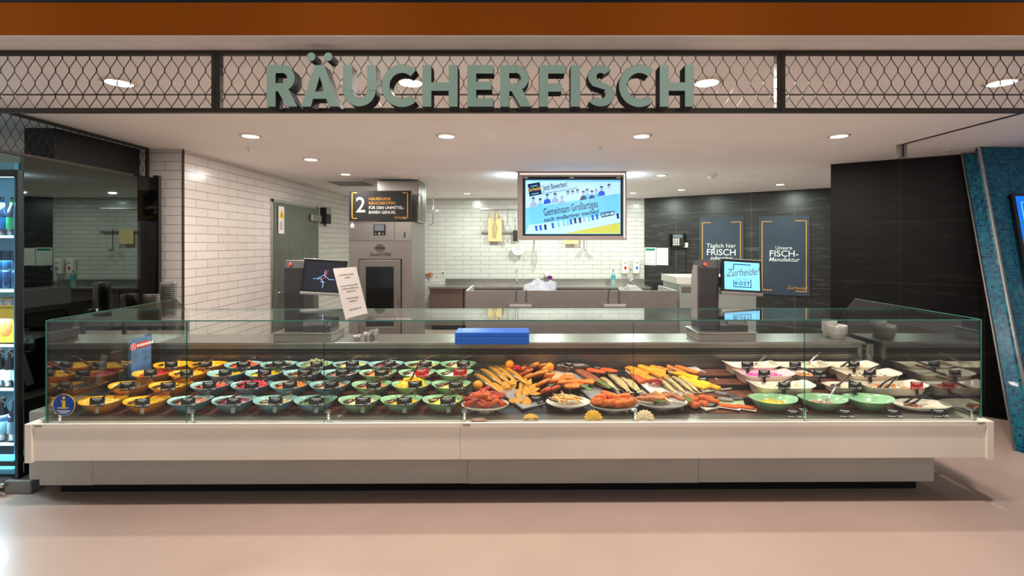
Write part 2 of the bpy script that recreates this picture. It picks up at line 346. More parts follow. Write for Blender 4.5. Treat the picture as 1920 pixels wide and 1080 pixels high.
# ---------------------------------------------------------------- sign frames with wire mesh
def wiremesh(mb, x0,x1,z0,z1, px=.0742, pz=.0700, r=.0019, phase=0):
    """diamond netting with short twisted links, in the x / z plane"""
    rows=int((z1-z0)/pz)+2; link=.009
    for i in range(rows):
        z=z1-.012-i*pz; off=(px/2 if i%2 else 0)+phase
        n0=int((x0-off)/px)-1; n1=int((x1-off)/px)+2
        for k in range(n0,n1):
            x=off+k*px
            def seg(a,b,r_):
                # clip to the frame
                (ax_,az_),(bx_,bz_)=a,b; t0,t1=0.0,1.0
                for lo,hi,s_,e_ in ((x0,x1,ax_,bx_),(z0,z1,az_,bz_)):
                    d=e_-s_
                    if abs(d)<1e-9:
                        if s_<lo or s_>hi: return
                    else:
                        ta,tb=(lo-s_)/d,(hi-s_)/d
                        if ta>tb: ta,tb=tb,ta
                        t0=max(t0,ta); t1=min(t1,tb)
                if t1-t0<.02: return
                mb.cyl((ax_+(bx_-ax_)*t0,0,az_+(bz_-az_)*t0),(ax_+(bx_-ax_)*t1,0,az_+(bz_-az_)*t1),r_,n=4,cap=False)
            seg((x,z+link),(x,z-link),r*1.5)
            seg((x,z-link),(x-px/2,z-pz+link),r); seg((x,z-link),(x+px/2,z-pz+link),r)
    return mb
SY=2.593; SZ=H+244*SY/F
def meshframe(name,label,x0,x1,loc,rotz,phase,cells=None):
    f=thing(name,label,'frame',loc,rotz); h=CEIL-SZ-.002; t=.0225; d=.03
    MB().box(x0,-d,0,x1,0,t).box(x0,-d,h-t,x1,0,h).box(x0,-d,t,x0+t,0,h-t).box(x1-t,-d,t,x1,0,h-t).build('frame',M_darkmetal,f)
    wiremesh(MB(),x0+t,x1-t,t,h-t,phase=phase).build('wire_mesh',M_wire,f,loc=(0,-.015,0)); return f
XA,XB=-1.66,1.397
meshframe('mesh_panel','dark framed wire mesh panel left of the big sign lettering',-4.03,XA-.001,(0,SY,SZ),0,.02)
meshframe('mesh_panel','dark framed wire mesh panel behind the big sign lettering',XA+.001,XB-.001,(0,SY,SZ),0,.05)
meshframe('mesh_panel','dark framed wire mesh panel right of the big sign lettering',XB+.001,4.2,(0,SY,SZ),0,.0)
La=math.atan2(5.21-2.62,-4.13+4.035)
meshframe('mesh_panel','dark wire mesh panel running back from the sign above the fridge',0,2.59,(-4.035,2.62,SZ),La,.03)
# ---------------------------------------------------------------- big letters
LD=SY-.115; LB=SY-.035       # front and back of the letters
lz0=H-(200-CY)*LD/F; lz1=H-(122-CY)*LD/F; LH=lz1-lz0
def lx(px): return (px-CX)*LD/F
st=LH*.215
def letter(ch,x0,x1,label):
    mb=MB(); w=x1-x0; h=LH; y0,y1=LD,LB
    kk=[0]
    def yo(): kk[0]+=1; return y0-.0004*kk[0]
    def bar(a,b,c,d): mb.prism([(x0+a,lz0+b),(x0+c,lz0+b),(x0+c,lz0+d),(x0+a,lz0+d)],yo(),y1,0,side=1)
    def poly(P): mb.prism([(x0+a,lz0+b) for a,b in P],yo(),y1,0,side=1)
    vs=w*.0+st
    if ch=='H': bar(0,0,st,h); bar(w-st,0,w,h); bar(st,h*.38,w-st,h*.38+st*.95)
    if ch=='E': bar(0,0,st,h); bar(st,0,w,st*.95); bar(st,h-st*.95,w,h); bar(st,h*.5-st*.45,w*.93,h*.5+st*.45)
    if ch=='F': bar(0,0,st,h); bar(st,h-st*.95,w,h); bar(st,h*.36,w*.88,h*.36+st*.92)
    if ch=='I': bar(0,0,w,h)
    if ch=='R':
        bar(0,0,st,h); ro=h*.315; rc=h-ro; cxr=w*.50
        bar(st,h-st*.9,cxr,h); bar(st,h-2*ro,cxr,h-2*ro+st*.9)
        mb.arc(x0+cxr,lz0+rc,ro-st*.92,ro,-90,90,yo(),y1,0,1,sx=1.0)
        poly([(w*.34,h*.40),(w*.34+st*1.25,h*.42),(w,0),(w-st*1.18,0)])
    if ch=='A':
        poly([(0,0),(st*1.12,0),(w*.5+st*.1,h*.80),(w*.5,h),(w*.5-st*.52,h)]); poly([(w,0),(w-st*1.12,0),(w*.5-st*.1,h*.80),(w*.5,h),(w*.5+st*.52,h)])
        bar(w*.27,h*.19,w*.73,h*.19+st*.8)
        for sx_ in (-1,1): mb.cyl((x0+w*.5+sx_*w*.225,y0,lz1+h*.20),(x0+w*.5+sx_*w*.225,y1,lz1+h*.20),st*.47,n=24,mi=1); 
        for sx_ in (-1,1): mb.cyl((x0+w*.5+sx_*w*.225,y0-.0008,lz1+h*.20),(x0+w*.5+sx_*w*.225,y0,lz1+h*.20),st*.47,n=24,mi=0)
    if ch=='U':
        r=w/2; bar(0,r,st,h); bar(w-st,r,w,h); mb.arc(x0+r,lz0+r,r-st,r,180,360,yo(),y1,0,1)
    if ch=='C':
        r=h*.515; mb.arc(x0+r*.97,lz0+h/2,r-st*.98,r,48,312,y0,y1,0,1,n=40,sx=.97)
    if ch=='S':
        r=h*.275; cx_=x0+w*.5; k=w*.5/r
        r2=h*.285
        mb.arc(cx_,lz0+h-r,max(.01,r-st*.90),r,35,225,yo(),y1,0,1,sx=k*.93)
        mb.arc(cx_,lz0+r2,max(.01,r2-st*.90),r2,-145,52,yo(),y1,0,1,sx=k)
        poly([(w*.14,h*.60),(w*.20,h*.50),(w*.80,h*.375),(w*.88,h*.45),(w*.80,h*.52),(w*.27,h*.655)])
    o=mb.build('sign_letter',[M_letter,M_letter_side],bev=.0015,seg=1); tag(o,label,'letter','raised sign letters over the counter'); return o
for ch,a,b,l in (('R',500,558,'sage green raised letter R at the start of the sign'),('A',564,635,'sage green raised letter Ä with its two round dots'),('U',643,705,'sage green raised letter U after the Ä'),
  ('C',715,784,'sage green raised letter C before the first H'),('H',792,858,'sage green raised letter H between C and E'),('E',876,925,'sage green raised letter E in the middle of the sign'),
  ('R',938,996,'sage green raised letter R after the E'),('F',1011,1059,'sage green raised letter F before the I'),('I',1070,1088,'sage green raised letter I, the narrowest one'),
  ('S',1100,1152,'sage green raised letter S after the I'),('C',1160,1225,'sage green raised letter C after the S'),('H',1237,1301,'sage green raised letter H at the end of the sign')):
    letter(ch,lx(a),lx(b),l)
# ---------------------------------------------------------------- ceiling fittings
def downlight(x,y,pw,colr,label,r=.1):
    t=thing('ceiling_light',label,'lamp',(x,y,CEIL),0,'recessed ceiling downlights')
    MB().lathe([(r*.74,-.012),(r*.80,-.004),(r,-.004),(r,0),(r*.80,-.0005)][:4],28).build('frame',M_white_gloss,t,smooth=True)
    MB().lathe([(.0,-.009),(r*.72,-.009),(r*.72,-.003),(0,-.003)],28).build('diffuser',M_emit_c if colr is COOL else M_emit,t)
    l=lamp('light',(0,0,-.0125),pw,colr,r*1.38,parent=t); l.parent=t; return t
names=['above the left end of the mesh sign','seen through the letter C','seen right of the last letter H','at the far right behind the mesh','left one of the row behind the sign','above the counter, second of the row behind the sign',
 'above the counter, third of the row behind the sign','right one of the row behind the sign','left of centre, near the tiled wall','in front of the smoking oven','right of the hanging television','over the phone corner','just right of the television, far back',
 'over the hanging cutting board, far back','far right near the dark poster wall','hidden behind the hanging television']
for (px,py,pw,cl),nm in zip(LIGHTS,names):
    Y=F*1.05/(CY-py); downlight((px-CX)*Y/F,Y,pw,cl,'round recessed ceiling light '+nm, .1 if py<300 else .09)
def ceilpt(px,py): Y=F*1.05/(CY-py); return ((px-CX)*Y/F,Y,CEIL)
def sprinkler(px,py,label):
    t=thing('sprinkler_head',label,'sprinkler',ceilpt(px,py),0,'ceiling sprinklers')
    MB().lathe([(.035,0),(.032,-.006),(0,-.008)],20).build('cover_plate',M_fascia_white,t); MB().cyl((0,0,-.006),(0,0,-.05),.008).lathe([(.018,-.05),(.018,-.053),(0,-.054)],16).build('nozzle',M_chrome,t)
sprinkler(466,276,'small sprinkler head near the left tiled wall corner'); sprinkler(1126,274,'small sprinkler head in front of the television'); sprinkler(1781,275,'small sprinkler head beside the mosaic column')
sprinkler(682,352,'small sprinkler head over the smoking oven sign')
for px,py,r,l in ((800,333,.14,'flat round ceiling speaker behind the smoking oven light'),(1242,337,.15,'flat round ceiling speaker right of television'),(1412,330,.10,'flat round ceiling cover over the dark posters'),(760,334,.06,'small round ceiling cap left of the ceiling speaker'),(650,331,.16,'flat round ceiling grille beside the oven light')):
    o=MB().lathe([(0,-.008),(r*.9,-.008),(r,0)],28).build('ceiling_speaker',M_fascia_white,loc=ceilpt(px,py)); tag(o,l,'speaker','flat round ceiling covers')
sd=thing('smoke_detector','white smoke detector on the ceiling right of television','smoke detector',ceilpt(1334,327))
MB().lathe([(.0,0),(.09,0),(.09,-.012),(.075,-.03),(0,-.03)],24).build('base',M_fascia_white,sd); MB().lathe([(0,-.03),(.05,-.03),(.045,-.07),(0,-.075)],20).build('sensor',M_cream,sd)
v=thing('ceiling_vent','square ceiling vent by the left tiled wall','vent',(-2.95,8.2,CEIL)); MB().box(-.35,-.35,-.012,.35,.35,0).build('frame',M_fascia_white,v)
for i in range(8): MB().box(-.3,-.29+i*.075,-.022,.3,-.25+i*.075,-.012).build('slat',M_steel_d,v)
# ---------------------------------------------------------------- cold room door in the left wall
d=struct(thing('door_1',None,None,(WX,7.105,0),R(90)))
DL=8.73-7.105; DZ=H+85*7.105/F
# local x runs back along the wall, -y into the room is local -y after the turn
MB().box(0,-.02,0,.06,-.001,DZ).box(DL-.05,-.02,0,DL,-.001,DZ).box(0,-.02,DZ-.05,DL,-.001,DZ).build('door_frame',M_steel,d,bev=.004)
pan=MB()
x=.07
while x<DL-.06:
    pan.box(x,-.04,.02,x+.032,-.012,DZ-.06); x+=.045
pan.box(.06,-.025,.01,DL-.05,-.005,DZ-.055)
pan.build('door_panel',mat('corrugated_grey_steel',(134,140,130),.38,.7,var=.08,vscale=3),d)
hd=MB().cyl((.16,-.04,1.13),(.16,-.10,1.13),.012).cyl((.16,-.095,1.13),(.32,-.095,1.13),.011).box(.14,-.05,1.0,.18,-.04,1.2).build('door_handle',M_chrome,d)
MB().box(.1,-.01,.0,.2,0,.0).v
hk=MB().box(DL-.42,-.09,DZ-.28,DL-.02,-.045,DZ-.16).build('closer',M_steel_d,d,bev=.01)
sg=thing('warning_sign','white warning notice with yellow triangle on cold room door','sign',(WX+.05,7.105+.13,H+ (457-438)*7.25/F),R(90))
MB().box(0,-.006,0,.17,-.001,.42).build('sheet',M_paper,sg)
MB().prism([(.02,.24),(.15,.24),(.085,.38)],-.009,-.0065).build('triangle',mat('warning_yellow',(240,196,0),.5),sg)
MB().prism([(.07,.26),(.10,.26),(.085,.34)],-.011,-.0095).build('symbol',M_ink,sg)
mb=MB()
for i in range(5): mb.box(.03,-.008,.17-i*.025,.13-(i%2)*.03,-.0065,.178-i*.025)
mb.build('lettering',M_ink,sg)
cb=thing('control_box','black control box with cables on the tiled wall beside cold room door','control box',(WX,8.85,H+.38),R(90))
MB().box(0,-.12,0,.22,-.001,.30).build('housing',M_black,cb,bev=.01); MB().box(.0,-.125,.18,.22,-.12,.29).build('panel',M_steel,cb)
for i in range(3): MB().cyl((.05+.05*i,-.05,0),(.05+.05*i,-.05,-.05),.008).build('cable',M_black,cb)
# ---------------------------------------------------------------- smoking oven
OY=7.5; ox0=(654-CX)*OY/F; ox1=(772-CX)*OY/F; oz=H+42*OY/F
ov=thing('smoking_oven','tall steel smoking oven with windowed door below the black sign','oven',((ox0+ox1)/2,OY,0)); hw=(ox1-ox0)/2
MB().box(-hw,0,0.05,hw,1.02,oz).build('body',M_steel_panel,ov,bev=.006)
MB().box(-hw+.02,.03,0,hw-.02,1.0,.05).build('plinth',M_black,ov)
def oxx(px): return (px-CX)*OY/F-(ox0+ox1)/2
def ozz(py): return H-(py-CY)*OY/F
for a_,b_ in ((-hw+.004,oxx(740)),(oxx(741),hw-.004)): MB().box(a_,-.008,ozz(451),b_,0,oz-.006).build('control_panel',M_steel_d,ov,bev=.002)
dr=MB().box(oxx(674),-.03,ozz(626),oxx(687),0,ozz(487)).box(oxx(739),-.03,ozz(626),oxx(752),0,ozz(487)).box(oxx(687),-.03,ozz(626),oxx(739),0,ozz(612)).box(oxx(687),-.03,ozz(500),oxx(739),0,ozz(487)).build('door',M_steel_d,ov,bev=.004)
MB().box(oxx(672.6),-.012,ozz(627.5),oxx(753.2),-.0005,ozz(485.5)).build('door_gap',M_darkgap,ov)
MB().box(oxx(687),-.015,ozz(612),oxx(739),-.008,ozz(500)).build('window_pane',M_blackgloss,dr)
MB().cyl((oxx(747),-.06,ozz(560)),(oxx(747),-.06,ozz(600)),.012).cyl((oxx(747),-.06,ozz(563)),(oxx(747),-.03,ozz(563)),.008).cyl((oxx(747),-.06,ozz(597)),(oxx(747),-.03,ozz(597)),.008).build('handle',M_chrome,dr)
dp=MB().box(oxx(701),-.018,ozz(441),oxx(723),-.008,ozz(421)).build('display',M_blackgloss,ov)
MB().box(oxx(703),-.021,ozz(433),oxx(721),-.018,ozz(422)).build('screen',mat('dim_lcd',(110,116,124),.2),dp)
MB().cyl((oxx(712),-.018,ozz(438)),(oxx(712),-.026,ozz(438)),.02,n=16).build('button',M_steel,dp)
for b_ in (705,719): MB().cyl((oxx(b_),-.018,ozz(438)),(oxx(b_),-.022,ozz(438)),.012).build('button',M_steel,dp)
MB().box(oxx(758),-.014,ozz(445),oxx(760),-.008,ozz(435)).build('slot',M_black,ov)
em=MB().arc(oxx(712.5),ozz(465),.055,.062,0,360,-.010,-.001,n=24).box(oxx(703),-.011,ozz(467),oxx(722),-.001,ozz(463)).arc(oxx(712.5),ozz(465),.030,.035,0,360,-.010,-.001,n=20)
em.build('emblem',mat('dark_emblem',(70,60,54),.4,.4),ov); text('lettering','Smart1500',.075,mat('dark_emblem',(70,60,54)),ov,(oxx(713),-.011,ozz(477)),shear=.2)
MB().prism([(oxx(657),ozz(424)),(oxx(665),ozz(424)),(oxx(661),ozz(415.5))],-.012,-.008).box(oxx(657.5),-.012,ozz(427),oxx(664.5),-.008,ozz(425)).build('warning_sticker',[M_paper],ov)
fl=MB().box(hw-.62,.25,oz,hw-.02+.06,.9,CEIL-.02)
for i in range(6): fl.box(hw+.04,.28+i*.1,oz+.03,hw+.05,.33+i*.1,CEIL-.05)
fl.build('flue_box',M_steel_d,ov)
MB().tube([(hw+.10,.9,oz-.02),(hw+.17,.9,oz),(hw+.17,.9,CEIL-.20),(hw+.22,.9,CEIL-.17)],.014,8).build('pipe',M_chrome,ov)
bs=thing('oven_sign','black sign with a big 2 and orange lettering above smoking oven','sign',((ox0+ox1)/2,OY-.012,ozz(414.5)))
MB().box(-hw+.016,-.02,0,hw,.0,ozz(358)-ozz(414.5)).build('board',M_black,bs)
bz0=ozz(414.5)
def sz(py): return ozz(py)-bz0
t_=.014
for x0,x1,s in ((oxx(661),oxx(671),1),(oxx(756),oxx(766),-1)):
    xe=x0 if s>0 else x1
    f=MB(); f.box(min(xe,xe+s*t_),-.024,sz(410.5),max(xe,xe+s*t_),-.0205,sz(361)).box(x0,-.024,sz(410.5),x1,-.0205,sz(410.5)+t_).box(x0,-.024,sz(361)-t_,x1,-.0205,sz(361)); f.build('corner_line',M_gold,bs)
text('numeral','2',.34,mat('grey_ink',(176,172,170),.6),bs,(oxx(677.5),-.022,sz(386)),bold=.004,sx=.95)
for s_,py,m_ in (('HAUSEIGENE',373.5,M_gold),('RÄUCHERÖFEN',381.5,M_gold),('FÜR DEN UNMITTEL-',390,M_whiteink),('BAREN GENUSS.',398.5,M_whiteink)):
    text('lettering',s_,.064,m_,bs,(oxx(692.5),-.022,sz(py)),align='LEFT',bold=.0006,sx=.93)
text('signature','Zurheide!',.06,M_gold,bs,(oxx(751),-.022,sz(408)),shear=.4,sx=.8)
# ================================================================ BACK ROOM
# ---------------------------------------------------------------- hanging television
TY=6.86
tv=thing('television','large television in pale steel housing hanging from the ceiling','television',((1072.5-CX)*TY/F,TY,0))
def tx(px): return (px-1072.5)*TY/F
def tz(py): return H-(py-CY)*TY/F
zt=min(CEIL-.003,tz(321)); zb=tz(450)
mb=MB(); xo0,xo1,xi0,xi1=tx(970),tx(1175),tx(980),tx(1168)
mb.box(xo0,0,zb,xi0,.22,zt).box(xi1,0,zb,xo1,.22,zt).box(xi0,0,tz(331),xi1,.22,zt).box(xi0,0,zb,xi1,.22,tz(442)).box(xi0,.20,tz(442),xi1,.22,tz(331))
mb.build('housing',M_champ,tv,bev=.004)
MB().box(xi0,.02,tz(442),xi1,.19,tz(331)).build('bezel',M_blackgloss,tv)
Mled=mat('led_glow',(255,240,225),.5,emit=(255,235,215),estr=2.2)
MB().box(tx(975),-.004,tz(327),tx(1171),0,tz(325.3)).box(tx(1170.2),-.004,tz(446),tx(1171.4),0,tz(327)).build('led_strip',Mled,tv)
for p in (986,1072,1160): MB().box(tx(p-4),.004,tz(334.5),tx(p+4),.02,tz(332)).build('clip',M_chrome,tv)
SB=mat('screen_light_blue',(120,200,240),.25,emit=(96,188,244),estr=.75)
scn=MB().box(tx(985),.014,tz(439),tx(1164),.02,tz(337)).build('screen',SB,tv)
def scol(n,c,s=.72): return mat(n,c,.3,emit=c,estr=s)
pale=scol('screen_pale',(168,214,244),.8); navy=scol('screen_navy',(8,30,70)); blue=scol('screen_royal',(20,84,200)); mid=scol('screen_sky',(100,190,235)); olive=scol('screen_olive',(186,190,84)); skin=scol('screen_skin',(150,170,205)); ink=scol('screen_ink',(10,36,60))
mats=[pale,navy,blue,mid,olive,skin,ink]
g=MB(); ya,yb=.0115,.0138
def tp(P,mi,k=0): g.prism([(tx(a),tz(b)) for a,b in P],ya-k*.0006,yb,mi)
tp([(987,339),(1080,339),(1015,345),(989,350)],0); tp([(985.5,341),(1163,341),(1163,362),(985.5,390)],0,0)
tp([(1163,400),(1163,416),(1060,438),(985.5,438),(992,422)],0)
tp([(991,391),(1155,365),(1161,394),(997,421)],3,1)
tp([(1055,438),(1163,417),(1163,438)],4,1)
tp([(989,345),(1012,341),(1016,364),(993,368.5)],1,2)
def sface(px,py,r,hair,shirt):
    c=(tx(px),tz(py)); u=TY/F
    g.prism([(tx(px-r*1.9),tz(py+r*4.2)),(tx(px+r*1.9),tz(py+r*3.6)),(tx(px+r*1.6),tz(py+r*1.7)),(tx(px),tz(py+r*1.1)),(tx(px-r*1.5),tz(py+r*1.9))],ya-.0003,yb,shirt)
    P=[(c[0]+r*u*.8*math.cos(R(a)),c[1]+r*u*1.15*math.sin(R(a))) for a in range(0,360,30)]; g.prism(P,ya-.0010,yb,5)
    P=[(c[0]+r*u*.95*math.cos(R(a)),c[1]+r*u*1.3*math.sin(R(a))) for a in range(20,161,20)]; g.prism(P,ya-.0014,yb,hair)
for px,py,hair,shirt in ((1000,374,6,5),(1013,376,1,3),(1026,368,6,2),(1041,366,1,5),(1054,371,5,5),(1065,362,6,0),(1074,361,6,0),(1083,359,6,0),(1094,362,1,1),(1101,358,6,3),(1110,361,1,1),(1118,357,5,3),(1128,353,6,2),(1142,349,6,0)):
    sface(px,py,3.6,hair,shirt)
for px,py,mi in ((1005,421,2),(1013,420,2),(1022,419,1),(1036,416,2),(1047,414,3),(1057,412,3),(1064,411,3),(1070,409,2),(1078,407,1),(1087,406,1),(1095,404,5),(1104,403,3),(1111,401,2),(1119,399,2),(1158,398,1)):
    g.prism([(tx(px-2.6),tz(py+2.5)),(tx(px+2.4),tz(py+1.5)),(tx(px+2.8),tz(py+9)),(tx(px+4.2),tz(py+11.5)),(tx(px-1),tz(py+12)),(tx(px-1),tz(py+9))],ya-.0012,yb,mi)
tp([(1126,399),(1152,395),(1153,403),(1128,408)],1,4)
g.build('screen_picture',mats,scn,loc=(0,0,0))
rt=(R(90),R(-9.5),0)
def ttext(s,px,py,size,m,al='CENTER',sx=1,bold=0,sp_=1,sh=0): return text('lettering',s,size,m,scn,(tx(px),.0095,tz(py)),rt,al,sx=sx,bold=bold,space=sp_,shear=sh)
ttext('Jetzt Bewerben!',1041,349,.11,ink,sx=.5,bold=.001); ttext('Mit wenigen Klicks und ohne Anschreiben',1050,357.5,.036,ink,sx=.85)
ttext('Gemeinsam Großartiges',1070,390.5,.155,ink,sx=.52,bold=.001); ttext('noch großartiger machen!',1072,404.5,.086,navy,sx=.9,bold=.0015)
ttext('SCAN ME',1140,401.5,.055,pale,sx=.8,bold=.002); ttext('Zurheide!',1002,354.5,.07,scol('screen_gold',(230,200,60)),sx=.8,sh=.3)
MB().prism([(tx(995),tz(349)),(tx(1008),tz(346.5)),(tx(1008.3),tz(348)),(tx(995.3),tz(350.5))],.0095,.011).build('logo_line',mid,scn)
MB().prism([(tx(997),tz(365)),(tx(1010),tz(362.5)),(tx(1009.7),tz(361)),(tx(996.7),tz(363.5))],.0095,.011).build('logo_line',mid,scn)
# ---------------------------------------------------------------- work table with splash guard, seen from behind
GY=6.57; gx0=(873-CX)*GY/F; gx1=(1270-CX)*GY/F; gz=H-88*GY/F
wt=thing('splash_guard_table','long steel work table with high splash guard behind display counter','table',((gx0+gx1)/2,GY,0)); hw=(gx1-gx0)/2
MB().box(-hw,0,.12,hw,.03,gz).build('back_panel',M_steel_panel,wt,bev=.003)
for s in (-1,1): MB().prism([(0.031,.9),(.84,.9),(.84,gz),(.031,gz)],s*hw-(.03 if s>0 else 0),s*hw+(0 if s>0 else .03),ax='x').build('side_panel',mat('pale_steel',(206,210,214),.35,.5),wt,bev=.002)
MB().box(-hw,.031,.86,hw,.84,.899).build('tabletop',M_steel,wt)
for sx_ in (-1,1):
    for y_ in (.08,.78): MB().box(sx_*hw-.04 if sx_>0 else -hw,y_,0,hw if sx_>0 else -hw+.04,y_+.04,.859).build('leg',M_steel_d,wt)
MB().box(-hw+.05,.2,.25,hw-.05,.8,.28).build('shelf',M_steel_d,wt)
def hook(px,py0,py1,label):
    Y=GY-.012; x=(px-CX)*Y/F; z0=gz; z1=H-(py1-CY)*Y/F
    o=MB().tube([(0,.05,-.02),(0,.05,.006),(0,.0,.008),(.0,-.002,-.05),(-.01,-.004,z1-z0+.02),(.0,-.03,z1-z0),(.012,-.03,z1-z0+.03)],.004,6).build('hook',M_black,loc=(x,GY-.008,z0)); tag(o,label,'hook','black hooks over the splash guard'); return o
hook(968,545,566,'black hook at the left, over the steel splash guard'); hook(987,545,566,'black hook second from left over the splash guard')
hook(1141,545,568,'black hook second from right over the splash guard'); hook(1161,545,568,'black hook at the right, over the steel splash guard')
for px,nm in ((976,'left'),(1152,'right')):
    Y=GY-.05; x=(px-CX)*Y/F; z=H-(573-CY)*Y/F
    b=thing('bag_roll_holder','clear plastic bag roll holder hanging on the %s pair of hooks'%nm,'holder',(x,Y,z),0)
    MB().box(-.16,-.06,-.03,.16,-.005,.035).build('box',M_clear,b,bev=.006)
    MB().cyl((-.15,-.032,0),(.15,-.032,0),.024).build('roll',mat('frosted_film',(190,188,184),.4),b)
# bags on the table
def crumple(name,loc,s,m,label,seed,cat='bag'):
    o=MB().ball((0,0,0),s,28,16,nz=.55,nf=9,seed=seed,pw=.8).build(name,m,loc=loc,smooth=True)
    for v_ in o.data.vertices: v_.co.z=max(v_.co.z,-s[2]*.75)
    o.location.z+=s[2]*.75; return tag(o,label,cat)
M_bagw=mat('white_blue_plastic',(216,232,250),.25,var=.10,vscale=14,bump=.5,bscale=30,coat=.4)
crumple('plastic_bag',W(1012,545,6.9)*1+Vector((0,0,0)),(.22,.18,.14),M_bagw,'crumpled white and pale blue plastic bag on the steel box',3).location.z=1.10+.105
bx_=thing('storage_box','low steel box on the work table under the plastic bag','box',(W(1012,545,6.9).x,6.95,.9)); MB().box(-.30,-.2,0,.42,.25,.197).build('body',M_steel_d,bx_,bev=.01)
crumple('plastic_bag',(W(1180,545,6.95)),(.16,.15,.20),mat('clear_bag',(200,206,206),.2,bump=.5,bscale=30,coat=.6,var=.08),'crumpled clear plastic bag on the table near water bottle',5).location.z=.90+.15
sb=thing('spray_bottle','white spray bottle with purple trigger behind the pale bag','bottle',(W(1032,540,7.0).x,7.0,1.098))
MB().lathe([(.0,0),(.045,0),(.05,.02),(.05,.16),(.02,.22),(.016,.25),(0,.25)],16).build('body',M_white_gloss,sb,smooth=True)
MB().prism([(-.05,.30),(-.045,.265),(.02,.25),(.03,.29),(.0,.315)],-.015,.015).build('trigger',mat('purple_plastic',(110,20,130),.4),sb)
# ---------------------------------------------------------------- rear worktop along the tiled wall
RX0=(802-CX)*10.25/F; RX1=3.0; RZ=.94
rw=thing('rear_worktop','long stainless rear worktop with backsplash and sinks below tiled wall','worktop',(0,10.3,0))
MB().box(RX0,0,RZ-.04,2.80,.675,RZ).build('worktop',M_steel,rw,bev=.004)
MB().box(RX0+.28,.655,RZ,2.80,.675,RZ+.13).build('backsplash',M_steel,rw)
MB().box(-.9,.15,RZ-.001,-.2,.5,RZ+.004).build('sink_rim',M_steel_d,rw)
for i,(a,b) in enumerate(((RX0+.02,-1.3),(-1.28,-.3),(-.28,.8),(.82,1.9),(1.92,2.78))):
    c_=thing('base_cabinet','stainless base cabinet %s under the rear worktop'%('at the left end','second from the left','in the middle','second from the right','at the right end')[i] if False else 'stainless base cabinet under the rear worktop, '+('left end','second from left','middle one','second from right','right end')[i],'cabinet',((a+b)/2,10.33,0),0,'base cabinets under the rear worktop')
    w_=(b-a)/2; MB().box(-w_,.02,.1,w_,.64,RZ-.045).build('body',M_steel_d,c_); MB().box(-w_+.01,0,.12,w_-.01,.019,RZ-.06).build('door',mat('brown_steel',(128,108,100),.4,.5,var=.05),c_,bev=.003); MB().box(-w_+.05,.05,0,w_-.05,.6,.1).build('plinth',M_black,c_)
def faucet(px,py0,label,Y=10.75,s=1):
    x=(px-CX)*Y/F; h=H-(py0-CY)*Y/F-RZ
    t=thing('faucet',label,'faucet',(x,Y,RZ)); MB().cyl((0,0,0),(0,0,.02),.035).tube([(0,0,.02),(0,0,h-.04),(0,-.03,h),(0,-.09,h-.01),(0,-.12,h-.07)],.014,8).build('spout',M_chrome,t,smooth=True)
    MB().tube([(.02,0,.12),(.06,-.01,.15)],.009,6).build('lever',M_chrome,t)
faucet(969,504,'tall chrome faucet left of the whisk over the rear sink'); faucet(1181,500,'chrome faucet below soap dispensers at rear worktop',10.6)
def dispenser(px,colname,c,label):
    Y=YB; x=(px-CX)*Y/F; z=H-(513-CY)*Y/F
    t=thing('soap_dispenser',label,'dispenser',(x,Y-.001,z),0,'wall soap dispensers')
    MB().box(-.075,-.12,.0,.075,0,.36).build('housing',M_white_gloss,t,bev=.035,seg=4)
    MB().lathe([(0,.125),(.006,.12),(.035,.05),(.032,.025),(.018,.008),(0,.0)],20).build('drop_emblem',mat(colname,c,.4),t,loc=(0,-.118,.09),rot=(0,0,0)).scale=(1,.12,1)
    MB().box(-.03,-.125,.25,.03,-.119,.265).build('window',M_steel_d,t)
dispenser(1170.5,'red_drop',(200,0,20),'white wall soap dispenser with a red drop'); dispenser(1192,'blue_drop',(10,100,200),'white wall soap dispenser with a blue drop')
Y=10.6; bo=thing('water_bottle','clear water bottle with blue cap on the rear worktop','bottle',((1150-CX)*Y/F,Y,RZ))
MB().lathe([(0,0),(.045,0),(.05,.03),(.045,.1),(.05,.16),(.048,.22),(.02,.29),(.015,.33),(0,.33)],18).build('body',mat('bluish_bottle',(190,220,222),.1,coat=.6,trans=.5),bo,smooth=True)
MB().cyl((0,0,.33),(0,0,.36),.018).build('cap',mat('teal_cap',(0,130,160),.4),bo); MB().lathe([(.0515,.15),(.0515,.24),(.0505,.24)],18).build('label_band',mat('teal_label',(60,160,170),.4,var=.3,vscale=30),bo)
# small wall fittings
def socket(px,py,Y,label,name='wall_socket',nx=0):
    x=(px-CX)*Y/F; z=H-(py-CY)*Y/F
    t=thing(name,label,'socket',(x,Y-.001,z),0,'wall fittings'); MB().box(-.045,-.012,-.045,.045,0,.045).build('plate',M_white_gloss,t,bev=.004); MB().cyl((0,-.013,0),(0,-.0125,0),.025).build('insert',M_steel_d,t)
socket(831,512,YB,'white socket above the left end of the rear worktop'); 
vv=thing('wall_valve','small wall valve with a red and yellow knob','valve',((808-CX)*YB/F,YB-.001,H-(515-CY)*YB/F)); MB().cyl((-.13,-.03,0),(.0,-.03,0),.016).cyl((-.13,-.03,0),(-.13,0,0),.02).build('pipe',M_steel_d,vv); MB().cyl((0,-.06,0),(0,-.03,0),.045,n=20).build('knob',mat('red_knob',(190,30,20),.4),vv)
MB().box(.0,-.065,-.03,.02,-.06,.03).build('knob_mark',mat('yellow_mark',(230,210,90),.4),vv)
cu=thing('cup','beige cup on the wall shelf behind the plastic bag','cup',((1025-CX)*YB/F,YB-.07,H-(519-CY)*YB/F)); MB().lathe([(0,0),(.04,0),(.055,.12),(.05,.12),(.037,.01),(0,.01)],16).build('body',M_cream,cu,smooth=True)
MB().box(-.07,-.07,-.012,.07,.069,0).build('bracket',M_steel,cu)
